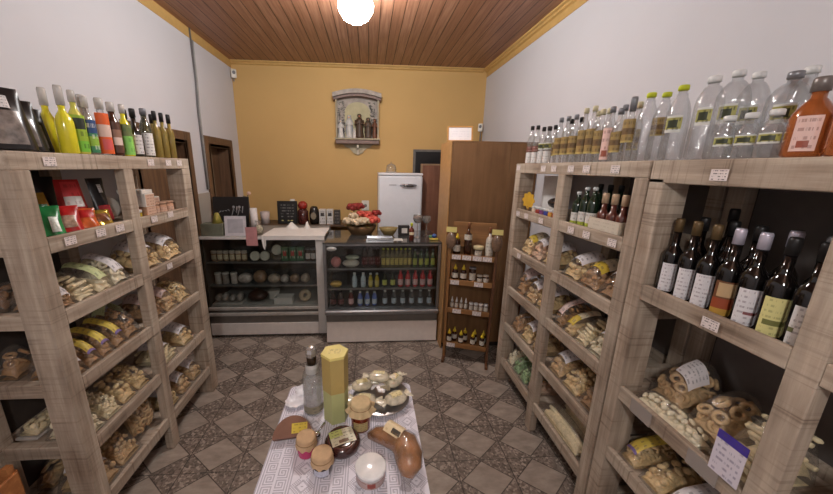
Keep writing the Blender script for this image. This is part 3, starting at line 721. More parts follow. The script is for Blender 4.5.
for i, (y, h) in enumerate(((2.0, .075), (2.0, .075))):
    carton('pinkish spice pack, %s in the short stack on left rack' % ('lower', 'upper')[i], (-1.36, y, zt+i*.0755), .12, .085, h, SPICE if i == 0 else WT, 0, PINKL, group='spice packs')
carton('flat white carton on top of the spice pack stack, left rack', (-1.38, 2.0, zt+.1512), .14, .09, .022, WT, 0)
for i in range(3):
    tub('small jar of pink paste, %s in the row at far end, left rack' % ('nearest', 'middle', 'farthest')[i], (-1.345, 2.085+.075*i, zt), .032, .085, SPICE, plain('tan_lid', (176, 140, 116), .4), face=-.5, lab_mat=PINKL, group='pink paste jars')
carton('white carton behind the pink paste jars, left rack', (-1.46, 2.2, zt), .08, .16, .11, WT, 0, PINKL)

# ------------------------------------------------------------------ bottles on top of the right racks
FR = PI+.55
def rtop(x, y, h, lab, kind='tall', r=.027, glass=GL_CLEAR, cap=CAPG, labels=(), **k):
    return bottle(lab, (x, y, 1.8405), h, r, kind, glass, cap, FR, labels, **k)
LBAND = label('dark_band_label', (120, 70, 60), (220, 200, 190), 2)
far = [(2.40, .265, 'c'), (2.32, .26, 'c'), (2.235, .24, 'b'), (2.16, .235, 'b'), (2.04, .272, 'g'), (1.965, .27, 'g'), (1.89, .268, 'g'), (1.808, .288, 'h'), (1.738, .288, 'h'), (1.673, .262, 'h'), (1.605, .262, 'p'), (1.549, .245, 'g')]
for i, (y, h, k) in enumerate(far):
    sp = dict(c=([(LB_WHITE, .02, .3, 2.6), (LBAND, .32, .46, 2.6)], CAPB, 'clear spirit bottle, white label and dark band'), b=([(LB_WHITE, .02, .34, 2.6), (LB_YG, .38, .56, 2.6)], CAPB, 'short clear bottle with white and yellow labels'),
              g=([(LB_GOLD, .18, .56, 2.4)], CAPG, 'clear spirit bottle with gold brown label'), h=([(LB_GOLD, .16, .6, 2.4)], CAPC, 'tall clear bottle with gold label, cream cap'), p=([(LB_PINK, .04, .62, 2.2)], CAPG, 'clear bottle with pale pink label'))[k]
    rtop(1.195, y, h, '%s, %s from the far end, right rack' % (sp[2], ORD[i]), labels=sp[0], cap=sp[1], r=.025 if k in 'cb' else .027, group='clear spirit bottles in front', ch=.026, nr=.0105)
for i, (y, h) in enumerate(((2.36, .262), (2.28, .26), (2.10, .275), (2.0, .272), (1.86, .285), (1.77, .285), (1.66, .283), (1.57, .28))):
    rtop(1.30, y, h, 'clear spirit bottle in the rear row, %s from the far end, right rack' % ORD[i], labels=[(LB_GOLD, .2, .55, 2.2)], cap=(CAPB, CAPB, CAPB, CAPB, CAPC, CAPC, CAPG, CAPC)[i], r=.027, group='clear spirit bottles behind', ch=.028, nr=.0105)
rtop(1.20, 1.487, .283, 'tall clear bottle with grey cap left of the lime capped bottle', labels=[(LB_GOLD, .3, .66, 2.2)], cap=CAPG, ch=.06, r=.027)
rtop(1.215, 1.415, .285, 'large clear plastic bottle with lime cap beside the tall grey capped bottle', 'pet', .038, GL_PET, CAPY, nr=.014, ch=.018)
rtop(1.33, 1.465, .30, 'clear plastic bottle with gold label and lime cap, behind the unlabelled one', 'pet', .038, GL_PET, CAPY, [(LB_GOLD, .38, .64, 1.6)], nr=.014, ch=.018)
rtop(1.24, 1.295, .288, 'clear plastic bottle with lime cap and green picture label', 'pet', .040, GL_PET, CAPY, [(LB_YG, .38, .60, 1.3)], nr=.014, ch=.018)
for i, (x, y, h, r_) in enumerate(((1.225, 1.165, .288, .040), (1.345, 1.195, .318, .048), (1.455, 1.22, .322, .046), (1.34, 1.02, .268, .050))):
    rtop(x, y, h, 'big clear plastic bottle behind the small white capped bottles, %s' % ('left one in front', 'middle one', 'one at the wall', 'nearest the viewer')[i], 'jug', r_, GL_PET, CAPW if i < 3 else CAPG, [(LB_YG, .42, .63, 1.05)], nr=.015, ch=.02, group='big clear plastic bottles')
rtop(1.46, 1.07, .30, 'clear plastic bottle at the wall beside the nearest big plastic bottle', 'jug', .040, GL_PET, CAPW, [], nr=.015, ch=.02)
for i, y in enumerate((1.046, .983, .920)):
    rtop(1.185, y, .138, 'small clear bottle with white cap and green label, %s of three above the wine' % ('farthest', 'middle', 'nearest')[i], 'flask', .0295, GL_PET, CAPW, [(LB_YG, .30, .52, 1.7)], nr=.013, ch=.016, group='small white capped bottles')
ORA = plain('orange_spirit', (196, 112, 58), .08, var=.12, coat=.8, trans=.6, ior=1.33)
ORC = plain('grey_orange_cap', (120, 112, 108), .35, .3)
for i, y in enumerate((.846, .756)):
    rtop(1.195, y, .205, 'orange liqueur bottle with pink label, %s at the right edge' % ('farther', 'nearer')[i], 'flask', .041, ORA, ORC, [(LB_PINK if i == 0 else plain('rose_label', (214, 130, 120), .5), .08, .52, 1.15)], nr=.015, ch=.035, group='orange liqueur bottles')

# ------------------------------------------------------------------ right rack, top opening
t = thing('flower_card', 'round yellow paper flower card standing in the far bay, right rack', 'card', (1.16, 2.27, zt+.0))
def flower():
    m = MB(); P = []
    for i in range(48):
        a = 2*PI*i/48; r = .055+.007*math.cos(8*a); P.append((r*math.cos(a), r*math.sin(a)))
    m.prism(P, -.002, .002); m.xf(Matrix.Translation((0, 0, .1)) @ Matrix.Rotation(-PI/2, 4, 'Y') @ Matrix.Diagonal((1, 1.5, 1, 1))); return m
part('card', flower(), plain('yellow_paper', (206, 160, 50), .6), t)
part('stick', MB().box((-.003, -.004, 0), (.001, .004, .06)), plain('card_stick', (150, 120, 80), .6), t)
t = thing('wrapped_package', 'black wrapped lump lying behind the yellow flower card, right rack', 'package', (1.235, 2.03, zt+.0705))
part('package', MB().ball((0, 0, .035), (.05, .08, .035), 14, 8).ball((-.015, -.05, .035), (.035, .05, .03), 12, 8), plain('black_wrapper', (38, 33, 33), .25, var=.4, nscale=40, bump=.5), t)
cols = [(190, 60, 50), (206, 150, 60), (60, 70, 150), (120, 60, 110), (150, 60, 50), (210, 190, 170)]
for i, c in enumerate(cols):
    tub('small condiment jar with white lid, right rack far bay front edge, %s from viewer' % ORD[i], (1.1735, 1.925+.053*i, zt), .021, .068, plain('condiment_%d' % i, c, .2, coat=.5), CAPW, face=PI, group='condiment jars')
carton('white carton supporting the black wrapped lump, right rack far bay', (1.245, 2.03, zt), .07, .16, .07, WT, PI)
t = thing('white_board', 'plain white board standing behind the yellow flower card, right rack', 'board', (1.315, 2.245, zt))
part('board', MB().box((-.006, -.118, 0), (.006, .118, .275), .002), plain('white_board', (226, 222, 220), .6), t)
DGR = plain('dark_green_bottle_glass', (26, 44, 30), .08, coat=.8, var=.2)
LWY = label('white_yellow_wine_label', (212, 208, 202), (80, 80, 70), 3, ((0, .3, (170, 180, 60)),), .4)
for i, (y, h) in enumerate(((1.762, .2), (1.698, .228), (1.634, .232))):
    bottle('dark green bottle with white and yellow label, %s of three, right rack' % ('farthest', 'middle', 'nearest')[i], (1.195, y, zt), h, .0275, 'tall', DGR, CAPW, FR, [(LWY, .08, .42, 2.6)], nr=.010, ch=.016, group='dark green bottles')
CAR = label('pale_carton_print', (206, 196, 180), (150, 130, 110), 4, amount=.25)
t = thing('bottle_carrier', 'pale cardboard carrier holding rosy bottles in the right rack', 'carton', (1.195, 1.487, zt))
part('carrier', MB().box((-.043, -.105, 0), (-.04, .105, .085)).box((.04, -.105, 0), (.043, .105, .085)).box((-.04, -.105, 0), (.04, -.102, .085)).box((-.04, .102, 0), (.04, .105, .085)).box((-.04, -.102, 0), (.04, .102, .003)), plain('pale_cardboard', (200, 188, 170), .7, var=.06), t)
part('print', MB().grid(lambda u, v: (-.0436, .1-.2*u, .008+.07*v), 1, 1), CAR, t)
ROSE = plain('rosy_bottle_glass', (92, 46, 36), .1, coat=.8, var=.2)
for i, y in enumerate((1.552, 1.487, 1.422)):
    bottle('rosy brown bottle with tan neck wrap standing in the cardboard carrier, %s' % ('farthest', 'middle', 'nearest')[i], (1.195, y, zt+.0035), .205, .028, 'wine', ROSE, plain('tan_neck_wrap', (186, 158, 130), .5), FR, [], nr=.0125, ch=.05, group='bottles in the carrier')
bottle('dark bottle with grey cap between the carrier and the near post, right rack', (1.2, 1.352, zt), .232, .026, 'tall', ROSE, CAPG, FR, [(LB_YG, .1, .4, 2.2)], nr=.011, ch=.03)
for i, y in enumerate((1.74, 1.665, 1.59)):
    bottle('dark green bottle standing in the second row, %s, right rack' % ('farthest', 'middle', 'nearest')[i], (1.30, y, zt), .245, .028, 'tall', DGR, CAPB, FR, [], nr=.011, ch=.03, group='dark green bottles behind')

# ------------------------------------------------------------------ wine
WG = plain('black_wine_glass', (14, 11, 11), .1, coat=.5, var=.2)
zw = LB[0]-.0295
foil = [plain('gold_capsule', (104, 84, 56), .4, .3), plain('gold_capsule', (104, 84, 56), .4, .3), plain('gold_capsule', (104, 84, 56), .4, .3), plain('silver_lilac_capsule', (196, 190, 204), .35, .3), plain('silver_lilac_capsule', (196, 190, 204), .35, .3), CAPB, CAPB]
WL1 = label('wine_label_white', (222, 218, 220), (120, 100, 110), 8, amount=.5)
WL2 = label('wine_label_picture', (110, 70, 44), (220, 190, 150), 0, ((.0, .2, (180, 140, 60)), (.2, .5, (150, 70, 40)), (.55, .95, (190, 160, 120), .15, .85)))
WL3 = label('wine_label_redline', (220, 216, 218), (110, 90, 100), 7, ((.3, .38, (130, 70, 70), .4, .9),), .5)
WL4 = label('wine_label_yellow', (214, 206, 140), (110, 110, 60), 7, ((.28, .42, (110, 110, 60), .15, .85),), .4)
WL5 = label('wine_label_brownmark', (216, 212, 208), (100, 90, 90), 7, ((.3, .38, (90, 60, 50), .45, .8), (.34, .46, (110, 110, 70), .0, .2)), .5)
wn = [(1.135, WL1, 'narrow white label, gold capsule'), (1.067, WL1, 'narrow white label, gold capsule'), (.998, WL1, 'wide white label, gold capsule'), (.93, WL2, 'brown picture label, silver capsule'), (.862, WL3, 'white label with red line, silver capsule'), (.795, WL4, 'yellow label, black capsule'), (.728, WL5, 'white label with brown mark, black capsule')]
for i, (y, m_, d_) in enumerate(wn):
    bottle('dark wine bottle with %s, %s' % (d_, ('farthest in front row', 'second in front row', 'third in front row', 'front row', 'front row', 'front row', 'front row')[i]), (1.19, y, zw), .31, .0325, 'wine', WG, foil[i], PI+.75, [(m_, .06 if i else .08, .44, 1.5 if i < 2 else 1.75)], nr=.0125, ch=.05, cr=.0142, group='wine bottles in front', name='wine_bottle')
for i, (y, c) in enumerate(((1.13, CAPB), (1.04, CAPB), (.95, CAPB), (.86, foil[3]), (.778, CAPG), (.713, CAPB))):
    x = 1.285 if i != 1 else 1.30
    bottle('dark wine bottle in the second row, %s from the far post' % ORD[i], (x, y, zw), .315, .031, 'wine', WG, c, PI+.75, [], nr=.0125, ch=.05, group='wine bottles behind', name='wine_bottle')
bottle('tall dark wine bottle at the wall behind the far end of the wine rows', (1.385, 1.12, zw), .35, .032, 'wine', WG, CAPB, PI+.75, [], nr=.0125, ch=.05, name='wine_bottle')

# ------------------------------------------------------------------ plywood cabinet with what stands on it
CABX = lambda ax: wood('plywood_brown_%d' % ax, ax, (120, 86, 54), (100, 69, 42), (138, 102, 68), .5, .7)
t = thing('plywood_cabinet', 'tall plain brown plywood cabinet backing on the bottle stand', 'cabinet', (1.127, 3.1, 0))
part('carcass', MB().box((-.39, -.19, .06), (.395, .21, 2.0), .002), CABX(2), t)
part('front_panel', MB().box((-.385, -.2, .06), (.14, -.1905, 2.02), .001).box((.142, -.2, .06), (.40, -.1905, 2.02), .001), CABX(2), t)
part('side_panel', MB().box((-.402, -.2, .0), (-.3905, .21, 2.035), .002), plain('pale_lit_cabinet_side', (172, 130, 82), .5, var=.1), t, 'side panel, paler with painted light')  # paler colour paints in the light falling on this side
part('top_panel', MB().box((-.39, -.2, 2.0205), (.40, .21, 2.035), .002), CABX(0), t)
part('plinth', MB().box((-.37, -.17, 0), (.39, .2, .0595)), plain('dark_plinth', (40, 32, 28), .7), t)
t = thing('picture_frame', 'small wooden framed white sheet leaning on top of the plywood cabinet', 'frame', (.83, 3.02, 2.0365), (-.22, 0, -.12))
WF = plain('pale_frame_wood', (190, 140, 80), .5)
part('frame', MB().box((-.115, -.008, 0), (.115, .008, .012)).box((-.115, -.008, .128), (.115, .008, .14)).box((-.115, -.008, .012), (-.103, .008, .128)).box((.103, -.008, .012), (.115, .008, .128)), WF, t)
part('sheet', MB().grid(lambda u, v: (-.103+.206*u, -.002, .012+.116*v), 1, 1), label('framed_sheet', (228, 224, 226), (150, 150, 160), 5, amount=.15), t)
t = thing('wall_board', 'black framed board on the ochre wall between fridge and cabinet', 'board', (.82, YB-.001, 1.75))
part('frame', MB().box((-.22, -.03, -.28), (.22, 0, -.25)).box((-.22, -.03, .26), (.22, 0, .29)).box((-.22, -.03, -.25), (-.19, 0, .26)).box((.19, -.03, -.25), (.22, 0, .26)), plain('grey_metal_frame', (112, 108, 104), .4, .5), t)
part('board', MB().box((-.19, -.02, -.25), (.19, -.002, .26)), plain('black_board', (24, 22, 22), .35), t)
t = thing('wood_panel', 'reddish brown wooden panel leaning between the fridge and the cabinet', 'panel', (.80, 4.15, 0), (0, 0, 0))
part('panel', MB().box((-.12, -.02, 0), (.17, .02, 1.83), .003), wood('reddish_panel_wood', 2, (116, 74, 54), (88, 52, 38), (140, 96, 74), .5), t)
part('edge_batten', MB().box((-.14, -.025, 0), (-.1205, .022, 1.85), .002).box((-.12, -.025, 1.831), (.17, .022, 1.85), .002), plain('pale_batten', (150, 122, 94), .6), t)

# ------------------------------------------------------------------ fridge
t = thing('refrigerator', 'white single-door refrigerator against the ochre wall', 'fridge', (.385, 4.2, 0))
FW = plain('white_enamel', (224, 224, 228), .25, var=.02, coat=.4)
part('cabinet', MB().box((-.27, -.2, .05), (.27, .27, 1.72), .012), FW, t)
d = part('door', MB().box((-.27, -.26, .06), (.27, -.203, 1.70), .015), FW, t)
part('handle', MB().tube([(.0, -.262, 1.59), (.015, -.3, 1.595), (.09, -.305, 1.6), (.17, -.3, 1.595), (.19, -.262, 1.59)], .011, 8).ball((.1, -.27, 1.588), (.075, .01, .022), 14, 8), plain('chrome', (190, 190, 195), .15, 1), d, 'chrome curved handle')
part('badge', MB().box((-.14, -.2635, 1.588), (-.05, -.26, 1.597)), plain('grey_badge', (150, 150, 155), .3, .6), d)
part('top_cap', MB().box((-.272, -.262, 1.705), (.272, .27, 1.735), .008), FW, t)
for x in (-.2, .2): part('foot', MB().lathe([(0, 0), (.02, 0), (.02, .05), (0, .05)], 10, (x, -.15, 0)).lathe([(0, 0), (.02, 0), (.02, .05), (0, .05)], 10, (x, .2, 0)), plain('black_plastic', (30, 30, 30), .5), t)
t = thing('glass_dome', 'clear glass dome on top of the white fridge', 'glass dish', (.28, 4.12, 1.7355))
part('plate', MB().lathe([(0, 0), (.05, 0), (.075, .008), (.07, .011), (0, .008)], 24), plain('pale_dish', (200, 196, 190), .2), t)
part('dome', MB().lathe([(.066, .011), (.066, .05), (.055, .09), (.02, .112), (0, .114)], 24).ball((0, 0, .122), .01), GL_CLEAR, t)

# ------------------------------------------------------------------ refrigerated showcases
PANE = thin_clear('showcase_glass', (.93, .95, .94), .02, .05)
SHG = thin_clear('glass_shelf', (.80, .84, .84), .05, .09, .22, (150, 155, 158))
STEEL = plain('brushed_steel', (150, 150, 152), .32, .85, var=.08)
DKIN = plain('dark_cooler_lining', (74, 68, 64), .6); LTB = plain('beige_white_panel', (214, 206, 200), .45, var=.05)
WPAINT = plain('white_painted_metal', (206, 202, 198), .4, var=.05); GREYP = plain('grey_recess_panel', (104, 98, 92), .5)
def P3(t, name, a, b, mat, ch=0, lab=None): return part(name, MB().box(a, b, ch), mat, t, lab)
STRIP = plain('pale_metal_strip', (178, 172, 166), .35, .2); SC1 = (-1.075, 3.2)
t = thing('refrigerated_showcase', 'wide glass showcase with white frame on the left, under the white cloth', 'showcase', (*SC1, 0), 0, 'glass showcases')
w = .612
P3(t, 'plinth', (-w+.03, .05, 0), (w-.03, .62, .03), plain('black_plinth', (34, 30, 28), .6))
P3(t, 'base_panel', (-w, 0, .03), (w-.085, .02, .165), LTB, .003); P3(t, 'body', (-w, .0205, .03), (w, .65, .35), GREYP)
P3(t, 'recess_panel', (-w, .006, .166), (w-.085, .02, .252), GREYP)
P3(t, 'metal_strip', (-w, -.012, .255), (w-.08, .02, .288), STRIP, .004); P3(t, 'metal_strip', (-w, -.006, .318), (w-.08, .02, .35), STRIP, .004)
P3(t, 'deck', (-w+.03, .0205, .351), (w-.085, .61, .36), plain('pale_deck', (170, 166, 160), .4))
P3(t, 'back_panel', (-w, .62, .352), (w, .65, 1.08), DKIN); P3(t, 'side_panel', (-w, .02, .352), (-w+.025, .6195, 1.08), DKIN)
P3(t, 'corner_post', (w-.082, -.005, .03), (w, .045, 1.082), WPAINT, .006); P3(t, 'side_panel', (w-.03, .046, .352), (w, .6195, 1.08), WPAINT)
for z in (.565, .82): P3(t, 'glass_shelf', (-w+.03, .05, z), (w-.09, .61, z+.012), SHG)
for z in (.562, .817): P3(t, 'shelf_edge', (-w+.03, .042, z), (w-.09, .0495, z+.017), STEEL)
P3(t, 'front_glass', (-w+.004, .006, .352), (w-.084, .011, 1.08), PANE)
P3(t, 'top_board', (-w, .0105, 1.083), (w, .65, 1.11), plain('grey_worktop', (132, 126, 120), .4), .002); P3(t, 'front_lip', (-w, -.01, 1.083), (w, .01, 1.11), WPAINT, .003)
SC2 = (.135, 3.03)
t = thing('refrigerated_showcase', 'glass drinks showcase with steel frame and three rows of bottles', 'showcase', (*SC2, 0), 0, 'glass showcases')
w = .585
P3(t, 'plinth', (-w+.04, .05, 0), (w-.04, .6, .015), plain('black_plinth', (34, 30, 28), .6))
P3(t, 'base_panel', (-w+.01, 0, .015), (w-.01, .02, .245), plain('light_beige_panel', (226, 216, 208), .4, var=.04), .004); P3(t, 'body', (-w+.01, .0205, .015), (w-.01, .6, .33), GREYP)
P3(t, 'recess_panel', (-w+.02, .008, .247), (w-.02, .02, .328), GREYP)
P3(t, 'bumper', (-w, -.035, .332), (w, .04, .385), STEEL, .012); P3(t, 'deck', (-w+.03, .041, .351), (w-.03, .6, .388), STEEL)
P3(t, 'back_panel', (-w+.01, .6, .332), (w-.01, .63, 1.06), DKIN)
for s_ in (-1, 1):
    x0, x1 = sorted((s_*(w-.03), s_*w)); P3(t, 'corner_post', (x0, .012, .386), (x1, .04, 1.066), STEEL, .004)
    x0, x1 = sorted((s_*(w-.01), s_*(w-.016))); P3(t, 'side_glass', (x0, .045, .39), (x1, .595, 1.06), PANE)
for z in (.582, .795): P3(t, 'glass_shelf', (-w+.035, .06, z), (w-.035, .595, z+.01), SHG)
for z in (.579, .792): P3(t, 'shelf_edge', (-w+.035, .05, z), (w-.035, .0595, z+.016), STEEL)
P3(t, 'front_glass', (-w+.031, .018, .39), (w-.031, .023, 1.05), PANE)
P3(t, 'top_rail', (-w+.0305, .012, 1.051), (w-.0305, .04, 1.0665), STEEL); P3(t, 'top_glass', (-w, .012, 1.068), (w, .63, 1.086), plain('dark_top_glass', (70, 68, 66), .12, coat=.5))
part('badge', MB().lathe([(0, 0), (.05, 0), (.048, .003), (0, .004)], 20).xf(Matrix.Translation((-w+.085, .0175, 1.02)) @ Matrix.Rotation(PI/2, 4, 'X') @ Matrix.Diagonal((1, .45, 1, 1))), plain('white_oval_badge', (180, 178, 174), .4), t, 'white oval badge')

# drinks
FD = -PI/2
YSEL = plain('yellow_soda', (196, 176, 70), .1, coat=.8); COLA = plain('cola_dark', (38, 20, 18), .08, coat=.8); GRS = plain('green_soda_glass', (70, 92, 54), .1, coat=.8)
REDS = plain('red_soda', (196, 44, 50), .12, coat=.8); BLUS = plain('blue_bottle', (96, 120, 190), .12, coat=.8); DRED = plain('dark_red_soda', (110, 50, 46), .12, coat=.8)
LBY = label('soda_label_yellow', (206, 190, 110), rows=3); LBG = label('soda_label_green', (190, 196, 96), rows=3); LRR = label('soda_label_red', (84, 32, 32), (190, 150, 150), 2); LWR = label('soda_label_white_red', (216, 180, 180), (170, 40, 40), 3); LWB = label('soda_label_pale_blue', (190, 204, 216), rows=3)
def drinks(xs, z, h, r, glass, cap, lab, d_, grp, y=3.13, **k):
    n = len(xs)
    for i, x in enumerate(xs):
        pos = {1: ['alone'], 2: ['left one', 'right one']}.get(n) or (['leftmost of %d' % n] + [ORD[j]+' from left' for j in range(1, n-1)] + ['rightmost of %d' % n])
        bottle('%s, %s' % (d_, pos[i]), (x, y, z), h, r, k.get('kind', 'tall'), glass, cap, FD, [(lab, .15, .5, 2.6)] if lab else [], nr=k.get('nr', .009), ch=.014, group=grp, name='drink_bottle')
z1, z2, z3 = .8055, .5925, .3885
lsp = lambda a, b, n: [a+(b-a)*i/(n-1) for i in range(n)]
drinks([-.045, .02, .085], z1, .235, .031, COLA, CAPB, LRR, 'large dark cola bottle, top row of drinks showcase', 'dark cola bottles', kind='pet')
drinks(lsp(.145, .415, 7), z1, .2, .0195, thin_clear('pale_yellow_drink', (.88, .84, .62), .04, .09, .24, (186, 174, 104)), CAPY, LBY, 'yellow drink bottle, top row of drinks showcase', 'yellow drink bottles')
drinks(lsp(.47, .655, 4), z1, .19, .0215, GRS, CAPG, LBG, 'green drink bottle, top row of drinks showcase', 'green drink bottles')
drinks([-.15, -.06], z2, .155, .026, plain('pale_blue_yogurt', (190, 206, 212), .3), CAPW, LWB, 'pale blue yogurt bottle, middle row of drinks showcase', 'pale yogurt bottles', kind='pet', nr=.012)
drinks([.015, .08], z2, .15, .0225, YSEL, CAPW, LBY, 'yellow juice bottle, middle row of drinks showcase', 'yellow juice bottles', kind='pet', nr=.011)
drinks([.16, .245], z2, .16, .024, plain('dark_green_soda', (44, 52, 34), .1, coat=.8), CAPB, LBG, 'dark bottle with green label, middle row of drinks showcase', 'dark green label bottles', kind='pet', nr=.011)
drinks(lsp(.325, .635, 5), z2, .175, .0275, REDS, plain('red_cap', (170, 40, 44), .4), LWR, 'red soda bottle, middle row of drinks showcase', 'red soda bottles', kind='pet', nr=.011)
drinks([-.375, -.295], z3, .16, .033, COLA, CAPB, LRR, 'dark cola bottle, bottom row of drinks showcase', 'short cola bottles', kind='pet', nr=.011)
drinks([-.19], z3, .165, .028, DRED, CAPW, LWR, 'reddish soda bottle, bottom row of drinks showcase', None, kind='pet', nr=.011)
drinks([-.095, -.02, .055], z3, .155, .028, BLUS, CAPW, LWB, 'blue water bottle, bottom row of drinks showcase', 'blue water bottles', kind='pet', nr=.011)
drinks(lsp(.165, .635, 6), z3, .165, .0265, GL_PET, CAPW, LWB, 'clear water bottle, bottom row of drinks showcase', 'clear water bottles', kind='pet', nr=.011)
def loaf(lab, loc, rx, ry, rz, mat, cat='package', name='wrapped_package', rot=0, band=None):
    t = thing(name, lab, cat, loc, rot)
    part('package', MB().lathe([(math.sin(PI*i/10), -math.cos(PI*i/10)) for i in range(11)], 18, sq=3.).xf(Matrix.Translation((0, 0, rz)) @ Matrix.Diagonal((rx, ry, rz, 1))), mat, t)
    if band: part('band', MB().tube([(rx*.15, -ry*1.0*math.cos(a), rz-rz*1.02*math.sin(a)) for a in [PI*(.1+.8*i/8)-PI/2*0 for i in range(9)]], .006, 5), band, t)
    return t
loaf('round pink wrapped package, top row left of drinks showcase', (-.335, 3.14, z1), .05, .04, .056, plain('pink_wrap', (206, 130, 130), .35, var=.2))
loaf('long white wrapped package behind the pink one, drinks showcase', (-.185, 3.15, z1), .085, .045, .04, plain('white_wrap', (206, 202, 190), .3, var=.15))
loaf('white bag with pale green print on the long white package', (-.17, 3.15, z1+.0805), .07, .04, .022, plain('white_green_wrap', (190, 196, 176), .3, var=.2))
loaf('yellow wrapped fruit package, middle row left of drinks showcase', (-.34, 3.14, z2), .06, .045, .032, plain('yellow_wrap', (186, 150, 70), .4, var=.35))

# food in the left showcase
zA, zB, zC = .8325, .5775, .3605
for i in range(6):
    tub('beige jar with white lid, %s, top shelf of the left showcase' % (['leftmost of six']+[ORD[j]+' from left' for j in range(1, 5)]+['rightmost of six'])[i], (-1.615+.062*i, 3.32, zA), .026, .105, plain('beige_paste', (168, 138, 108), .25, coat=.4), plain('pale_lid', (206, 196, 180), .4), face=FD, lab_mat=LB_CREAM, lidh=.03, group='beige jars')
def disc(lab, loc, r, th, tilt, mat, face, name='cheese_round'):
    t = thing(name, lab, 'cheese', loc, (tilt, 0, 0))
    part('cheese', MB().lathe([(0, 0), (r*.92, 0), (r, th*.3), (r, th*.7), (r*.94, th), (0, th)], 24), mat, t)
    part('paper_label', MB().grid(lambda u, v: (r*.8*v*math.cos(2*PI*u), r*.8*v*math.sin(2*PI*u), th+.001), 20, 2), face, t)
CH = plain('white_cheese', (200, 194, 180), .4); CHL = label('cheese_label', (206, 204, 190), (100, 120, 90), 6, amount=.35)
for i, (x, dz) in enumerate(((-1.185, 0), (-1.085, 0))): disc('round white cheese standing on edge, %s of two under the pink tag' % ('left', 'right')[i], (x, 3.30, zA+.052), .05, .03, 1.35, CH, CHL)
disc('round white cheese raised at the back, beside the green packages', (-.975, 3.36, zA+.1), .055, .03, 1.3, CH, CHL)
t = thing('cheese_stand', 'small dark stand under the raised white cheese', 'stand', (-.975, 3.37, zA)); part('stand', MB().box((-.04, -.03, 0), (.04, .045, .042), .003), plain('dark_stand', (60, 52, 46), .5), t)
GP = plain('dark_green_pack', (40, 84, 56), .4, var=.3); GPL = label('green_red_pack', (50, 100, 66), (220, 220, 200), 2, ((.35, .75, (176, 52, 48), .25, .75),), .5)
for i, x in enumerate((-.88, -.80, -.72)):
    carton('green package with red mark, %s of three in the left showcase' % ('left', 'middle', 'right')[i], (x, 3.31, zA), .06, .074, .15, GP, FD, GPL, name='green_package', group='green packages')
for i, x in enumerate((-.645, -.59)):
    tub('dark jar with pale label near the white post, %s of two' % ('left', 'right')[i], (x, 3.31, zA), .026, .13, plain('dark_preserve', (70, 52, 40), .15, coat=.5), CAPG, face=FD, lab_mat=LB_WHITE, group='dark preserve jars')
CP = plain('clear_bagged_food', (158, 148, 140), .25, var=.35, nscale=40, coat=.6)
for i, (x, c) in enumerate(((-1.60, 0), (-1.52, 1), (-1.435, 0))):
    tub('glass jar of pale food, %s of three, middle shelf of left showcase' % ('left', 'middle', 'right')[i], (x, 3.32, zB), .033, .12, plain('pale_food_%d' % c, ((176, 166, 158), (140, 128, 120))[c], .2, var=.25, coat=.6), WT, face=FD, group='pale food jars')
for i, (x, rx, rz) in enumerate(((-1.32, .075, .055), (-1.165, .07, .07), (-1.02, .065, .05), (-.905, .045, .045), (-.80, .05, .05), (-.69, .048, .05))):
    loaf('clear plastic package of food, %s from left, middle shelf of left showcase' % ORD[i], (x, 3.33, zB), rx, .06, rz, plain('bagged_food_%d' % (i % 3), ((170, 160, 152), (134, 108, 86), (150, 136, 120))[i % 3], .22, var=.35, nscale=35, coat=.7))
for i in range(4):
    loaf('small clear wrapped roll on the pale tray, %s from left' % ORD[i], (-1.61+.075*i, 3.31, zC+.0187), .033, .06, .04+.008*(i % 2), CP, name='wrapped_roll')
P3(thing('food_tray', 'long pale tray at the left of the lowest showcase shelf', 'tray', (-1.50, 3.31, zC)), 'tray', (-.155, -.08, 0), (.155, .08, .018), plain('pale_tray', (176, 170, 164), .35), .004)
loaf('dark wrapped ham in the lowest showcase shelf', (-1.22, 3.36, zC), .1, .08, .06, plain('dark_meat', (70, 46, 38), .4, var=.3))
t = thing('white_food_box', 'open white box in the lowest shelf of the left showcase', 'box', (-.92, 3.3, zC)); m = MB()
m.box((-.095, -.06, 0), (.095, .06, .004)).box((-.095, -.06, .004), (.095, -.056, .075)).box((-.095, .056, .004), (.095, .06, .075)).box((-.095, -.056, .004), (-.091, .056, .075)).box((.091, -.056, .004), (.095, .056, .075)); part('box', m, WPAINT, t)
t = thing('ring_cake', 'pale wrapped ring cake leaning right of the white box, left showcase', 'cake', (-.70, 3.33, zC+.065), (1.1, 0, 0)); part('cake', MB().torus((0, 0, .02), .042, .026, None, 22, 10), plain('pale_ring_cake', (176, 156, 128), .3, coat=.5, var=.2), t)
t = thing('white_tray', 'small white tray held up behind the open white box', 'tray', (-1.06, 3.42, zC), (0, 0, .2)); part('tray', MB().box((-.06, -.04, .08), (.06, .04, .095), .003).box((-.05, -.03, 0), (.05, .03, .0795)), WT, t)

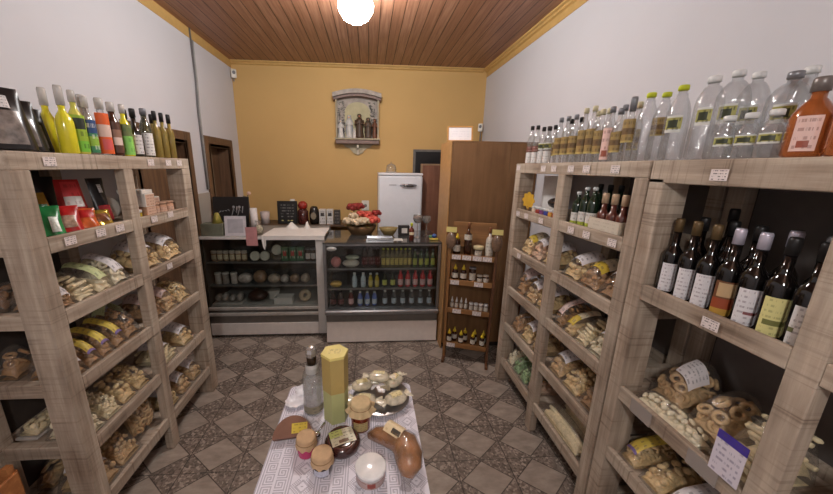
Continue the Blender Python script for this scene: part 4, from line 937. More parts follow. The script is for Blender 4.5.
# on top of the left showcase
zT = 1.1105
BKB = label('black_menu_chalk', (34, 31, 31), (190, 186, 186), 4, amount=.5)
t = thing('menu_board', 'black board with faint white drawings standing at left on the showcase', 'board', (-1.465, 3.46, zT), (-.16, 0, 0))
part('board', MB().box((-.185, -.01, 0), (.185, .01, .37), .004), plain('black_painted_board', (30, 27, 27), .45), t)
def doodle():
    m = MB()
    for cx in (.03, .09):
        m.tube([(cx-.02, -.0125, .17), (cx, -.0125, .24), (cx+.03, -.0125, .20), (cx+.035, -.0125, .27)], .006, 5); m.ball((cx, -.0125, .26), (.014, .003, .016), 8, 6)
    for q in range(4): m.tube([(-.12+.03*q, -.0125, .2+.012*q), (-.1+.03*q, -.0125, .22)], .004, 5)
    return m
part('chalk_drawing', doodle(), plain('chalk_grey', (150, 146, 146), .8), t, 'faint white chalk drawing')
carton('grey green box at the left end of the showcase top', (-1.565, 3.3, zT), .13, .21, .12, plain('grey_green_card', (112, 114, 98), .6), FD)
t = thing('paper_cone', 'olive yellow paper cone standing on the grey green box', 'cone', (-1.53, 3.3, zT+.1205)); part('cone', MB().lathe([(0, 0), (.05, 0), (.02, .1), (.012, .105), (0, .105)], 14), plain('olive_yellow', (150, 138, 62), .6), t)
t = thing('paper_sheet', 'white printed sheet leaning at the front of the showcase top', 'sheet', (-1.335, 3.235, zT), (-.1, 0, 0))
part('sheet', MB().box((-.105, -.001, 0), (.105, .001, .2)), plain('white_paper', (206, 200, 204), .6), t)
part('print_border', MB().grid(lambda u, v: (-.075+.15*u, -.0016, .03+.14*v), 1, 1), plain('grey_print_square', (176, 172, 178), .6), t)
t = thing('pink_tag', 'pink paper tag hanging over the front edge of the left showcase', 'tag', (-1.165, 3.186, 1.02)); part('tag', MB().box((-.055, -.001, 0), (.055, .001, .19)), plain('pink_paper', (190, 134, 134), .6), t)
t = thing('paper_roll', 'white paper roll standing upright behind the white sheet', 'roll', (-1.20, 3.40, zT)); part('roll', MB().lathe([(.012, 0), (.035, 0), (.035, .26), (.012, .26), (.012, .0)], 18), plain('white_tissue', (206, 198, 194), .7), t)
t = thing('rose_ornament', 'small pale rose on a thin stem rising behind the paper roll', 'ornament', (-1.30, 3.55, zT)); part('stem', MB().tube([(0, 0, 0), (.01, 0, .2), (0, 0, .38)], .006, 6).tube([(0, 0, .36), (-.05, 0, .37)], .005, 6), plain('grey_stem', (110, 96, 84), .5), t); part('bloom', MB().ball((.015, 0, .4), (.022, .02, .02), 10, 8), plain('pale_rose', (206, 170, 150), .5), t)
t = thing('candy_bag', 'clear glittering bag of sweets right of the pink tag', 'bag', (-1.132, 3.31, zT)); part('sweets', MB().ball((0, 0, .05), (.045, .042, .05), 14, 9), plain('pale_sweets', (170, 158, 130), .25, var=.5, nscale=60, coat=.6), t)
part('film', MB().lathe([(0, 0), (.04, 0), (.05, .03), (.05, .065), (.03, .105), (.02, .115), (.04, .145), (0, .12)], 16), FILM, t)
CLM = plain('white_cloth', (218, 212, 206), .8, var=.04)
t = thing('white_cloth', 'white cloth spread over the right part of the left showcase top', 'cloth', (-.765, 3.2, zT))
def cloth_top():
    m = MB()
    def f(u, v):
        x, y = -.305+.62*u, -.018+.44*v; z = .012+.0025*math.sin(17*u+5*v)
        for px_, py_, ph, pw in ((-.10, .4, .085, .075), (.07, .4, .10, .03)):
            d = math.hypot((x-px_)/pw, (y-py_)/.06); z += ph*max(0, 1-d)**1.1
        return (x, y, z)
    m.grid(f, 44, 30); m.box((-.305, -.018, .001), (.315, .42, .009))
    return m
part('cloth', cloth_top(), CLM, t)
part('front_hem', MB().grid(lambda u, v: (-.305+.62*u, -.019-.003*math.sin(20*u), .012-.042*v), 30, 2), CLM, t)
part('hanging_corner', MB().grid(lambda u, v: (-.31+.05*u*(1-.3*v)+.012*v, -.021-.004*math.sin(9*u), .012-.15*v*(1-.35*abs(2*u-1))), 6, 8), CLM, t)

# back counter along the ochre wall with what stands on it
t = thing('back_counter', 'narrow dark counter along the ochre wall behind the showcases', 'counter', (-.6, 4.2, 0))
DKW = wood('dark_counter_wood', 0, (84, 62, 46), (60, 44, 32), (104, 80, 60), .5)
P3(t, 'top', (-.95, -.18, 1.06), (.68, .2, 1.085), DKW, .003)
for x in (-.93, -.12, .63): P3(t, 'support', (x, -.15, 0), (x+.03, .18, 1.0595), DKW)
zK = 1.0855; yK = 4.1
t = thing('chalkboard', 'small black chalkboard with white writing standing on the back counter', 'chalkboard', (-1.03, yK, zK), (-.06, 0, 0))
part('board', MB().box((-.11, -.008, .012), (.11, .008, .275)), plain('chalkboard_black', (36, 33, 32), .6), t)
part('frame', MB().box((-.122, -.012, 0), (.122, .012, .0115)).box((-.122, -.012, .2755), (.122, .012, .287)).box((-.122, -.012, .0115), (-.1105, .012, .2755)).box((.1105, -.012, .0115), (.122, .012, .2755)), plain('black_frame', (28, 25, 24), .4), t)
part('writing', MB().grid(lambda u, v: (-.1+.2*u, -.0085, .075+.18*v), 1, 1), label('chalk_writing', (38, 35, 34), (150, 146, 142), 5, amount=.6), t, 'faint white chalk writing')
part('yellow_letters', MB().grid(lambda u, v: (-.095+.19*u, -.0085, .028+.03*v), 1, 1), label('chalk_yellow_letters', (38, 35, 34), (214, 200, 130), 1, amount=.95), t, 'row of yellow letters')
t = thing('paper_cup', 'pinkish white paper cup left of the chalkboard on the back counter', 'cup', (-1.31, yK, zK)); part('cup', MB().lathe([(0, 0), (.05, 0), (.058, .15), (.05, .155), (.02, .15), (0, .15)], 18), plain('pinkish_white_paper', (206, 190, 184), .6), t)
t = thing('pot', 'tall white pot behind the chalkboard, only its top showing', 'pot', (-.985, yK+.12, zK)); part('pot', MB().lathe([(0, 0), (.035, 0), (.035, .28), (.03, .3), (0, .3)], 14), WT, t)
t = thing('candy_jar', 'jar of dark sweets with round red lid on the back counter', 'jar', (-.835, yK, zK))
part('jar_body', MB().lathe([(0, 0), (.062, 0), (.068, .02), (.068, .16), (.05, .19), (0, .19)], 20), plain('dark_red_sweets', (74, 34, 30), .15, var=.5, nscale=40, coat=.8), t)
part('lid', MB().ball((0, 0, .235), (.062, .062, .058), 18, 12), plain('red_dome', (150, 44, 34), .15, coat=.8), t)
t = thing('dark_canister', 'round black canister with pale oval face right of the red lidded jar', 'canister', (-.695, yK, zK)); part('body', MB().lathe([(0, 0), (.05, 0), (.062, .05), (.064, .14), (.045, .21), (.03, .225), (0, .225)], 20), plain('black_canister', (40, 34, 30), .25), t)
part('face_label', MB().grid(lambda u, v: (.035*v*math.cos(2*PI*u), -.068, .11+.045*v*math.sin(2*PI*u)), 16, 2), plain('pale_oval', (140, 126, 106), .5), t)
BXL = label('white_box_print', (206, 202, 198), (50, 46, 46), 4, ((.55, .8, (60, 56, 54), .2, .8),), .6)
for i, x in enumerate((-.588, -.495)):
    carton('white box with black print on the back counter, %s of two' % ('left', 'right')[i], (x, yK, zK), .08, .08, .19, WT, FD, BXL, group='white printed boxes')
carton('dark narrow box right of the white printed boxes', (-.405, yK, zK), .08, .075, .18, plain('dark_box', (64, 58, 54), .4), FD, label('dark_box_print', (60, 56, 54), (170, 160, 150), 4))

# on top of the drinks showcase
zD = 1.0865
PET = {}
def petals(m, c, r, n, R, open_=.6):
    c = Vector(c)
    for k in range(n):
        a = 2*PI*k/n+R.uniform(-.2, .2); ly = .45+.55*(k % 3)/2; d = Vector((math.cos(a), math.sin(a), 0)); sd = Vector((-d.y, d.x, 0))
        m.grid(lambda u, v: c+d*r*ly*(.15+.75*math.sin(v*PI*.5))*open_*1.5+sd*r*.62*(u-.5)*2*math.sin(PI*(.12+.8*v))*.8+Vector((0, 0, r*(.9*v-.35*v*v*ly*1.6)-.02*r*(2*u-1)**2)), 5, 5)
    m.ball(c+Vector((0, 0, r*.2)), (r*.62, r*.62, r*.5), 10, 7)
    for k in range(n):
        a = 2*PI*(k+.5)/n; m.ball(c+Vector((math.cos(a)*r*.62, math.sin(a)*r*.62, r*(.1+.25*(k % 2)))), (r*.34, r*.34, r*.3), 8, 6)
t = thing('flower_arrangement', 'basket of red, cream and coral artificial flowers on the drinks showcase', 'flowers', (-.085, 3.44, zD)); t.scale = (1.12, 1.12, 1.15)
part('basket', MB().lathe([(0, .002), (.09, 0), (.12, .05), (.135, .085), (.125, .085), (.1, .05), (0, .03)], 22).xf(Matrix.Diagonal((1.1, .75, 1, 1))), wood('wicker', 2, (92, 66, 40), (54, 38, 24), (126, 96, 60), .7, 4), t)
R = random.Random(3); fm = [plain('red_petal', (132, 40, 36), .6, var=.2), plain('cream_petal', (204, 184, 154), .6, var=.1), plain('coral_petal', (196, 84, 70), .6, var=.15)]
for x, y, z, r, c in ((-.075, .03, .24, .065, 0), (-.02, .05, .25, .055, 0), (-.115, -.03, .12, .06, 1), (-.03, -.06, .115, .065, 1), (-.07, -.02, .17, .05, 1), (.04, -.05, .125, .058, 1), (.06, .03, .17, .06, 2), (.115, -.03, .13, .07, 2), (.15, .03, .19, .05, 0), (.0, .02, .185, .05, 2)):
    m = MB(); petals(m, (x, y, z), r*1.12, 9, R); part('flower', m, fm[c], t, ('red flower', 'cream flower', 'coral flower')[c])
m = MB()
for k in range(26):
    a = R.uniform(0, 2*PI); r0 = R.uniform(.04, .1); c = Vector((r0*math.cos(a)*1.3, r0*math.sin(a)*.7, R.uniform(.07, .13))); d = Vector((math.cos(a), math.sin(a)*.7, R.uniform(.0, .8))).normalized(); sd = d.cross(Vector((0, 0, 1))).normalized()
    m.grid(lambda u, v: c+d*.075*v+sd*.02*(u-.5)*2*math.sin(PI*min(1, v+.05))+Vector((0, 0, -.02*v*v)), 3, 5)
part('leaves', m, plain('olive_leaf', (120, 106, 56), .6, var=.35), t)
for (x, y, z) in ((-.075, .03, .24), (-.02, .05, .25), (.15, .03, .19)): part('stem', MB().tube([(x*.5, y*.5, .03), (x, y, z)], .004, 5), plain('olive_stem', (96, 90, 50), .6), t)
t = thing('woven_tray', 'small boat shaped woven tray right of the flower basket', 'basket', (.21, 3.38, zD)); part('tray', MB().lathe([(0, .003), (.05, 0), (.085, .05), (.105, .085), (.095, .085), (.07, .045), (0, .012)], 20).xf(Matrix.Diagonal((1, .6, 1, 1))), wood('pale_wicker', 2, (134, 112, 66), (86, 66, 36), (166, 146, 92), .7, 4), t)
part('contents', MB().ball((0, 0, .05), (.07, .04, .028), 12, 8), plain('greenish_packets', (140, 140, 100), .4, var=.4, nscale=40), t)
t = thing('steel_tray', 'flat stainless steel tray at the front of the drinks showcase top', 'tray', (.11, 3.2, zD)); part('tray', MB().box((-.13, -.07, 0), (.13, .07, .004)).box((-.14, -.08, .004), (.14, -.07, .018)).box((-.14, .07, .004), (.14, .08, .018)).box((-.14, -.07, .004), (-.13, .07, .018)).box((.13, -.07, .004), (.14, .07, .018)), plain('bright_steel', (200, 200, 202), .2, 1), t)
t = thing('black_display', 'small black payment box with a white note on the showcase', 'box', (.375, 3.38, zD)); part('box', MB().box((-.06, -.03, 0), (.06, .03, .11), .004), plain('black_box', (36, 33, 32), .4), t); part('note', MB().box((-.025, -.0325, .03), (.035, -.0305, .085)), WT, t)
bottle('dark red sauce bottle with yellow tip at the front edge of drinks showcase', (.425, 3.12, zD), .18, .027, 'slim', plain('red_brown_sauce', (94, 40, 26), .15, coat=.8), CAPY, FD, [(LB_CREAM, .35, .5, 2.0)], nr=.01, ch=.03)
GB = thin_clear('goblet_glass', (.88, .88, .88), .04, .1, .12, (190, 186, 180))
def goblet(lab, x, y, h, r, cap):
    t = thing('glass_goblet', lab, 'goblet', (x, y, zD)); b = h-2*r*.9
    part('stem', MB().lathe([(0, 0), (.035, 0), (.032, .006), (.008, .012), (.006, b), (0, b)], 16), GB, t)
    part('bowl', MB().lathe([(0, b), (r*.6, b+r*.2), (r, b+r*.9), (r*.9, h), (r*.87, h), (r*.97, b+r*.9), (r*.55, b+r*.25), (0, b+.004)], 18), GB, t)
    if cap: part('contents', MB().ball((0, 0, h-r*.6), (r*.85, r*.85, r*.4), 12, 8), plain('pinkish_white_sweets', (200, 184, 176), .5, var=.2), t)
goblet('clear stemmed goblet with pale sweets on the drinks showcase', .505, 3.26, .24, .05, True)
goblet('empty clear stemmed goblet near the right end of the drinks showcase', .615, 3.34, .215, .045, False)
t = thing('small_ornament', 'small blue and yellow ornament at the right end of drinks showcase', 'ornament', (.66, 3.15, zD)); part('base', MB().box((-.045, -.03, 0), (.045, .03, .02), .006), plain('yellow_base', (190, 166, 70), .5), t); part('ball', MB().ball((.005, 0, .042), (.026, .022, .022), 12, 8), plain('blue_ball', (62, 92, 150), .4), t); part('leaf', MB().box((-.05, -.012, .0205), (-.02, .012, .05), .004), plain('green_piece', (84, 130, 96), .5), t)
t = thing('white_note', 'white paper note lying flat on the drinks showcase by the black box', 'note', (.29, 3.16, zD)); part('note', MB().box((-.05, -.05, 0), (.05, .05, .003)), WT, t)

# ------------------------------------------------------------------ honey stand
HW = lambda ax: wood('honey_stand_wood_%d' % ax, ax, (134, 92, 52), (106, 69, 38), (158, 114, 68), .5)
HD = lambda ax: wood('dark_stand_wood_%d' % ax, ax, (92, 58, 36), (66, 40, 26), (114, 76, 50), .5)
HS = (.71, 2.735); HA = math.radians(-19.5)
t = thing('wooden_stand', 'narrow wooden four-shelf stand of honey bottles before the plywood cabinet', 'stand', (*HS, 0), HA)
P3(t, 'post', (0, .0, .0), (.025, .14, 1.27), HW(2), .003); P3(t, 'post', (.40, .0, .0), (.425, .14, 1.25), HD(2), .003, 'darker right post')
P3(t, 'header_board', (.0255, .115, 1.1), (.3995, .135, 1.33), HW(0), .003)
hz = [1.02, .78, .50, .145]
for z in hz:
    P3(t, 'shelf', (.0255, .005, z), (.3995, .112, z+.014), HW(0)); P3(t, 'shelf_lip', (.0255, -.008, z-.012), (.3995, .0045, z+.036), HW(0), .002)
for x in (.0, .40): P3(t, 'foot', (x, -.09, .0), (x+.025, -.0005, .03), HD(1), .004)
for z, xs in ((1.02, (.075, .165, .255, .34)), (.78, (.075, .285)), (.50, (.11, .29)), (.145, (.075,))):
    for x in xs: part('price_tag', MB().grid(lambda u, v: (x-.038+.076*u, -.0088, z-.01+.042*v), 1, 1), TAGM, t, 'small white price tag')
def hs(x, y, z):
    c, s = math.cos(HA), math.sin(HA); return (HS[0]+x*c-y*s, HS[1]+x*s+y*c, z)
HON = plain('dark_honey', (58, 30, 16), .1, coat=.9, var=.2); YCAP = plain('yellow_spout_cap', (216, 186, 44), .4)
SPOUT = [(0, -.001), (.017, -.001), (.017, .012), (.008, .024), (.004, .045), (0, .046)]
LH = label('honey_label', (208, 200, 186), (90, 60, 40), 4)
FH = FD+HA
def honey(lab, x, y, z, h=.135, r=.024, grp='yellow capped honey bottles'):
    return bottle(lab, hs(x, y, z), h, r, 'bear', HON, YCAP, FH, [(LH, .2, .5, 2.4)], nr=.015, ch=.046, capshape=SPOUT, group=grp, name='honey_bottle')
honey('tall dark honey bottle with yellow spout, top shelf left of the stand', .07, .055, hz[0]+.0145, .2, .033, None)
bottle('tall dark bottle with white neck label, top shelf of the honey stand', hs(.165, .06, hz[0]+.0145), .3, .034, 'slim', HON, plain('brown_cork', (130, 84, 54), .6), FH, [(LH, .5, .66, 2.6)], nr=.011, ch=.05, name='honey_bottle')
tub('small honey jar with pale cloth cap, top shelf of the stand', hs(.26, .05, hz[0]+.0145), .032, .1, HON, plain('pale_cloth_cap', (206, 192, 150), .8), lab_mat=LH, face=FH, lr=.045, lidh=.028)
bottle('white bottle with pale label at the right, top shelf of honey stand', hs(.35, .055, hz[0]+.0145), .27, .032, 'slim', plain('whitish_bottle', (196, 184, 170), .3, coat=.4), plain('brown_cork', (130, 84, 54), .6), FH, [(LH, .1, .55, 2.6)], nr=.012, ch=.05)
for i, x in enumerate((.07, .145)): honey('honey bottle with yellow spout, second shelf of the stand, %s of two' % ('left', 'right')[i], x, .05, hz[1]+.0145, .155, .03)
tub('tall dark jar with grey lid in the middle, second shelf of honey stand', hs(.225, .06, hz[1]+.0145), .03, .135, HON, CAPG, lab_mat=LH, face=FH)
for i, x in enumerate((.29, .345)): tub('small jar with pale lid at right, second shelf of honey stand, %s' % ('left', 'right')[i], hs(x, .055, hz[1]+.0145), .024, .07+.005*i, HON, plain('pale_lid', (206, 196, 180), .4), lab_mat=LH, face=FH, group='small honey jars')
for i in range(4): bottle('small propolis bottle with white pointed cap, third shelf of stand, %s' % (['leftmost']+[ORD[1]+' from left', ORD[2]+' from left', 'fourth from left'])[i], hs(.06+.042*i, .05, hz[2]+.0145), .115, .016, 'bear', plain('grey_dropper_glass', (140, 128, 120), .15, coat=.6), CAPW, FH, [(LH, .15, .5, 2.4)], nr=.01, ch=.046, capshape=[(q[0]*.65, q[1]) for q in SPOUT], group='propolis bottles')
for i in range(4): tub('small white lidded jar at right of third shelf, honey stand, %s' % ('leftmost', 'second', 'third', 'rightmost')[i], hs(.235+.044*i, .05, hz[2]+.0145), .0195, .075, plain('grey_cream_jar', (150, 140, 132), .2, coat=.5), CAPW, lab_mat=LH, face=FH, group='small white lidded jars')
k = 0
for j, (yy, xs) in enumerate(((.03, (.055, .165, .275, .36)), (.085, (.1, .2, .29, .37)))):
    for i, x in enumerate(xs):
        honey('honey bottle with yellow spout, bottom shelf %s row, %s' % (('front', 'rear')[j], ('leftmost', 'second from left', 'third from left', 'rightmost')[i]), x, yy, hz[3]+.0145, .145, .0235)
for i, x in enumerate((.02, .405)):
    t = thing('hanging_candy_bag', 'small bag of sweets with pale yellow header, %s corner of honey stand' % ('left', 'right')[i], 'bag', hs(x, -.012, 1.18), (0, 0, HA), 'hanging sweet bags')
    part('header', MB().box((-.045, -.003, .075), (.045, .003, .12)), label('sweet_bag_header', (220, 206, 130), rows=2), t)
    part('bag', MB().ball((0, -.004, .0), (.045, .014, .075), 12, 10), plain('brownish_sweets', (120, 94, 74), .3, var=.4, nscale=60, coat=.5), t)

# ------------------------------------------------------------------ shrine on the ochre wall
SX, SZ = -.145, 2.14
AGED = plain('aged_cream_paint', (176, 164, 138), .7, var=.22, nscale=9); PALEV = plain('aged_white_paint', (168, 156, 146), .7, var=.25, nscale=14)
t = thing('wall_shrine', 'painted wooden wall shrine with arched cornice and saint figurines', 'shrine', (SX, YB, SZ))
part('back_board', MB().box((-.27, -.018, .02), (.27, -.001, .55)), PALEV, t)
def arch(w, z0, k, y0, y1, th, n=20):
    m = MB(); P = [(-w+2*w*i/n, z0+k*math.cos(PI*(i/n-.5))) for i in range(n+1)]
    Q = P+[(x, z-th) for x, z in P[::-1]]; m.prism([(x, -z) for x, z in Q], -y1, -y0)
    m.xf(Matrix(((1, 0, 0, 0), (0, 0, 1, 0), (0, -1, 0, 0), (0, 0, 0, 1)))); return m
part('cornice', arch(.305, .555, .05, .001, .15, .05), PALEV, t); part('cornice_moulding', arch(.30, .50, .05, .001, .125, .025), plain('mauve_moulding', (128, 106, 98), .6), t)
part('side_board', MB().box((-.275, -.11, .02), (-.258, -.0185, .51)), AGED, t); part('side_board', MB().box((.258, -.11, .02), (.275, -.0185, .51)), AGED, t)
def panel():
    m = MB(); n = 18; P = [(-.165, .03), (.165, .03)]+[(.165*math.cos(PI*i/n), .34+.13*math.sin(PI*i/n)) for i in range(n+1)]
    m.prism([(x, -z) for x, z in P], .0185, .021); m.xf(Matrix(((1, 0, 0, 0), (0, 0, -1, 0), (0, -1, 0, 0), (0, 0, 0, 1)))); return m
part('painted_panel', panel(), plain('cream_panel_paint', (184, 174, 138), .7, var=.12, nscale=12), t)
fo = MB(); R = random.Random(5)
for sgn in (-1, 1):
    for k in range(60):
        z = R.uniform(.05, .47); x = sgn*(R.uniform(.165, .25)-max(0, z-.36)*.5*R.random()); a = R.uniform(0, 6.3); d = Vector((math.cos(a), 0, math.sin(a))); s_ = Vector((-d.z, 0, d.x)); c = Vector((x, -.0225, z))
        fo.mark(); n0 = len(fo.v); fo.v += [tuple(c-d*.02), tuple(c+s_*.007), tuple(c+d*.02), tuple(c-s_*.007)]; fo.face([n0, n0+1, n0+2, n0+3])
part('painted_foliage', fo, plain('grey_green_paint', (112, 108, 100), .7, var=.2), t)
part('shelf', MB().box((-.29, -.16, 0), (.29, -.001, .02), .004), AGED, t); part('shelf_moulding', MB().box((-.28, -.14, -.05), (.28, -.001, -.0005), .006), plain('mauve_moulding', (128, 106, 98), .6), t)
def bracket():
    m = MB(); P = [(-.20, -.051), (.20, -.051), (.165, -.085), (.11, -.10), (.06, -.16), (0, -.185), (-.06, -.16), (-.11, -.10), (-.165, -.085)]
    m.prism([(x, -z) for x, z in P], .001, .025); m.xf(Matrix(((1, 0, 0, 0), (0, 0, -1, 0), (0, -1, 0, 0), (0, 0, 0, 1)))); return m
part('bracket', bracket(), AGED, t); part('centre_bracket', MB().box((-.014, -.1, -.10), (.014, -.0255, -.0505)).box((-.012, -.035, -.18), (.012, -.0255, -.1005)), plain('pale_bracket', (200, 190, 170), .6), t)
def figurine(lab, x, y, h, robe, veil, face=(206, 170, 140), wide=1., vh=True):
    t = thing('saint_figurine', lab, 'figurine', (SX+x, YB+y, SZ+.0205)); r = h*.19*wide
    m = MB().lathe([(0, 0), (r, 0), (r*.95, h*.08), (r*.72, h*.35), (r*.68, h*.55), (r*.78, h*.7), (r*.6, h*.79), (r*.28, h*.82), (r*.28, h*.84), (r*.44, h*.89), (r*.46, h*.93), (r*.36, h*.98), (0, h)], 16)
    m.tube([(-r*.72, 0, h*.72), (-r*.8, -r*.35, h*.58), (-r*.15, -r*.85, h*.6)], [r*.26, r*.24, r*.14], 7).tube([(r*.72, 0, h*.72), (r*.8, -r*.35, h*.58), (r*.15, -r*.85, h*.6)], [r*.26, r*.24, r*.14], 7)
    part('robe', m, plain('robe_%d_%d_%d' % robe, robe, .5), t)
    part('face', MB().ball((0, -r*.2, h*.905), (r*.32, r*.3, h*.05), 10, 8), plain('figurine_skin_%d' % face[0], face, .5), t)
    if vh: part('veil', MB().lathe([(r*1.0, h*.25), (r*.95, h*.55), (r*.98, h*.72), (r*.5, h*.86), (r*.56, h*.94), (r*.4, h*1.0), (0, h*1.015)], 16).xf(Matrix.Translation((0, r*.32, 0)) @ Matrix.Diagonal((1, .8, 1, 1))), plain('veil_%d_%d_%d' % veil, veil, .5), t)
figurine('white robed figurine with dark blue veil, far left in the shrine', -.215, -.08, .225, (206, 200, 194), (52, 48, 60))
figurine('tall white robed figurine, second from left in the shrine', -.105, -.09, .28, (196, 192, 186), (176, 176, 184), wide=.92)
figurine('tiny white figurine in front, left of the brown monk', -.040, -.136, .115, (214, 206, 198), (206, 200, 192))
figurine('tall brown robed figurine in the middle of the shrine', .025, -.09, .30, (78, 58, 42), (72, 52, 40), (150, 110, 84), 1.1, False)
figurine('dark robed figurine, second from right in the shrine', .137, -.09, .255, (86, 70, 56), (62, 54, 46), (150, 116, 90))
figurine('reddish brown figurine, far right in the shrine', .222, -.08, .245, (112, 70, 48), (72, 56, 46), (150, 116, 90), .72)

# ------------------------------------------------------------------ table with its patterned cloth
TX0, TX1, TY0, TY1, TZ = -.383, .200, .30, 1.385, .75
TC = ((TX0+TX1)/2, (TY0+TY1)/2)
TW = lambda ax: wood('table_wood_%d' % ax, ax, (120, 84, 56), (90, 60, 40), (150, 110, 78), .5)
t = thing('tasting_table', 'small wooden table under the white patterned cloth in the aisle', 'table', (*TC, 0))
hx, hy = (TX1-TX0)/2-.012, (TY1-TY0)/2-.012
P3(t, 'tabletop', (-hx, -hy, .72), (hx, hy, .745), TW(1), .003); P3(t, 'apron', (-hx+.04, -hy+.04, .63), (hx-.04, hy-.04, .7195), TW(1))
for x in (-1, 1):
    for y in (-1, 1): P3(t, 'leg', (x*(hx-.05)-.022, y*(hy-.05)-.022, 0), (x*(hx-.05)+.022, y*(hy-.05)+.022, .6295), TW(2), .003)
KEY = ["########..", "#.........", "#.######..", "#.#....#..", "#.#.##.#..", "#.#..#.#..", "#.####.#..", "#......#..", "########..", ".........."]
DIA = 15
def pattern(i, j, nu):
    """grey print of the cloth as a running bands-and-keys weave; i across, j along"""
    b = i % 44
    if b in (0, 2, 23, 25): return 1
    if 4 <= b < 22:                                  # greek key, two mirrored rows
        x = (b-4)//1
        if x < 8: return KEY[j % 10][x] == '#'
        if 10 <= x < 18: return KEY[(j+5) % 10][17-x] == '#'
        return 0
    x = b-34.5; y = (j % DIA)-DIA/2+.5               # diamonds and chevrons
    d = abs(x)+abs(y)
    if 26 <= b < 44: return (4.3 < d < 5.6) or d < 1.3 or (7.0 < d < 8.2 and abs(x) > 2) or 9.2 < d < 10.2
    return 0
c = thing('tablecloth', 'white tablecloth with grey greek key and diamond bands on the table', 'tablecloth', (*TC, TZ-.004))
NU, NV = 132, 244
def clothpt(u, v):
    w, l = TX1-TX0, TY1-TY0; x, y = (u-.5)*w, (v-.5)*l; r = .03
    ax, ay = abs(x)-(w/2-r), abs(y)-(l/2-r)
    if ax > 0 and ay > 0:                            # rounded corners
        k = math.hypot(ax, ay); m_ = max(ax, ay)
        x = math.copysign(w/2-r+ax*m_/k, x); y = math.copysign(l/2-r+ay*m_/k, y)
    return (x, y, .004+.0006*math.sin(31*u+3*v)*math.sin(19*v))
CW, CG = plain('cloth_white', (222, 218, 226), .85, var=.03), plain('cloth_grey_print', (180, 176, 186), .85, var=.06)
part('cloth_top', MB().grid(clothpt, NU, NV, True, lambda i, j: int(pattern(i, j, NU))), (CW, CG), c)
def skirt():
    m = MB(); w, l = (TX1-TX0)/2, (TY1-TY0)/2; P = []; r = .03
    for cx, cy, a0 in ((w-r, l-r, 0), (-w+r, l-r, PI/2), (-w+r, -l+r, PI), (w-r, -l+r, 1.5*PI)):
        for k in range(7): a = a0+PI/2*k/6; P.append((cx+r*math.cos(a), cy+r*math.sin(a), math.cos(a), math.sin(a)))
    D = []
    for q, e in zip(P, P[1:]+P[:1]):
        s_ = max(1, int(math.hypot(e[0]-q[0], e[1]-q[1])/.02))
        for k in range(s_): f = k/s_; D.append(tuple(q[z]+(e[z]-q[z])*f for z in range(4)))
    n = len(D)
    def f(u, v):
        q = D[int(round(u*n)) % n]; o = .004+.02*v*(.5+.5*math.sin(u*n*.33))*min(1, v*2) if v else 0
        return (q[0]+q[2]*o, q[1]+q[3]*o, .004-.16*v)
    m.grid(f, n, 6); return m
part('overhang', skirt(), CW, c)
zt = TZ+.0012
# bottle of clear spirit
CLR = plain('clear_spirit_glass', (232, 236, 236), .03, var=.01, trans=.93, ior=1.25)
t = bottle('clear glass bottle with shiny stopper and dark neck ring on the patterned cloth', (-.245, 1.215, zt), .30, .043, 'flask', GL_PET, None, -PI/2+.2, [(label('clear_neck_label', (196, 192, 186), rows=0), .66, .80, 3.4, .0265), (label('base_print', (150, 140, 120), rows=2), .06, .17, 2.6)], nr=.0175, ch=.03)
part('liquid', MB().lathe([(0, .006), (.036, .006), (.0395, .012), (.0395, .155), (0, .155)], 18), thin_clear('clear_spirit', (.94, .94, .93), .03, .08, .3, (216, 212, 208)), t)
part('neck_ring', MB().lathe([(.0182, 0), (.0205, .002), (.0205, .035), (.0182, .037), (.0182, 0)], 16, (0, 0, .233)), plain('dark_neck_ring', (58, 44, 30), .3, .5), t)
part('stopper', MB().lathe([(0, .27), (.012, .27), (.0215, .276), (.025, .292), (.021, .308), (.012, .316), (0, .318)], 8, sm=False), plain('bright_stopper', (214, 212, 208), .22, .75), t, 'shiny metal stopper')
# hexagonal box
HXT = label('hex_top_print', (226, 208, 132), (120, 110, 50), 4, amount=.7)
t = thing('hexagonal_box', 'tall yellow green hexagonal gift box standing on the patterned cloth', 'box', (-.142, 1.178, zt), .28)
h6 = lambda r, a0=0: [(r*math.cos(a0+PI/3*i), r*math.sin(a0+PI/3*i)) for i in range(6)]
part('box', MB().prism(h6(.053), 0, .145), plain('green_card', (182, 184, 128), .5, var=.05), t, 'pale green lower half')
part('sleeve', MB().prism(h6(.0545), .1452, .302), plain('ochre_card', (180, 156, 94), .5, var=.05), t, 'ochre upper half')
part('lid', MB().prism(h6(.0565), .3022, .314), plain('pale_yellow_card', (222, 206, 124), .5, var=.04), t)
part('lid_print', MB().grid(lambda u, v: (-.03+.06*u, -.017+.036*v, .3146), 1, 1).xf(Matrix.Rotation(-.28, 4, 'Z')), HXT, t)
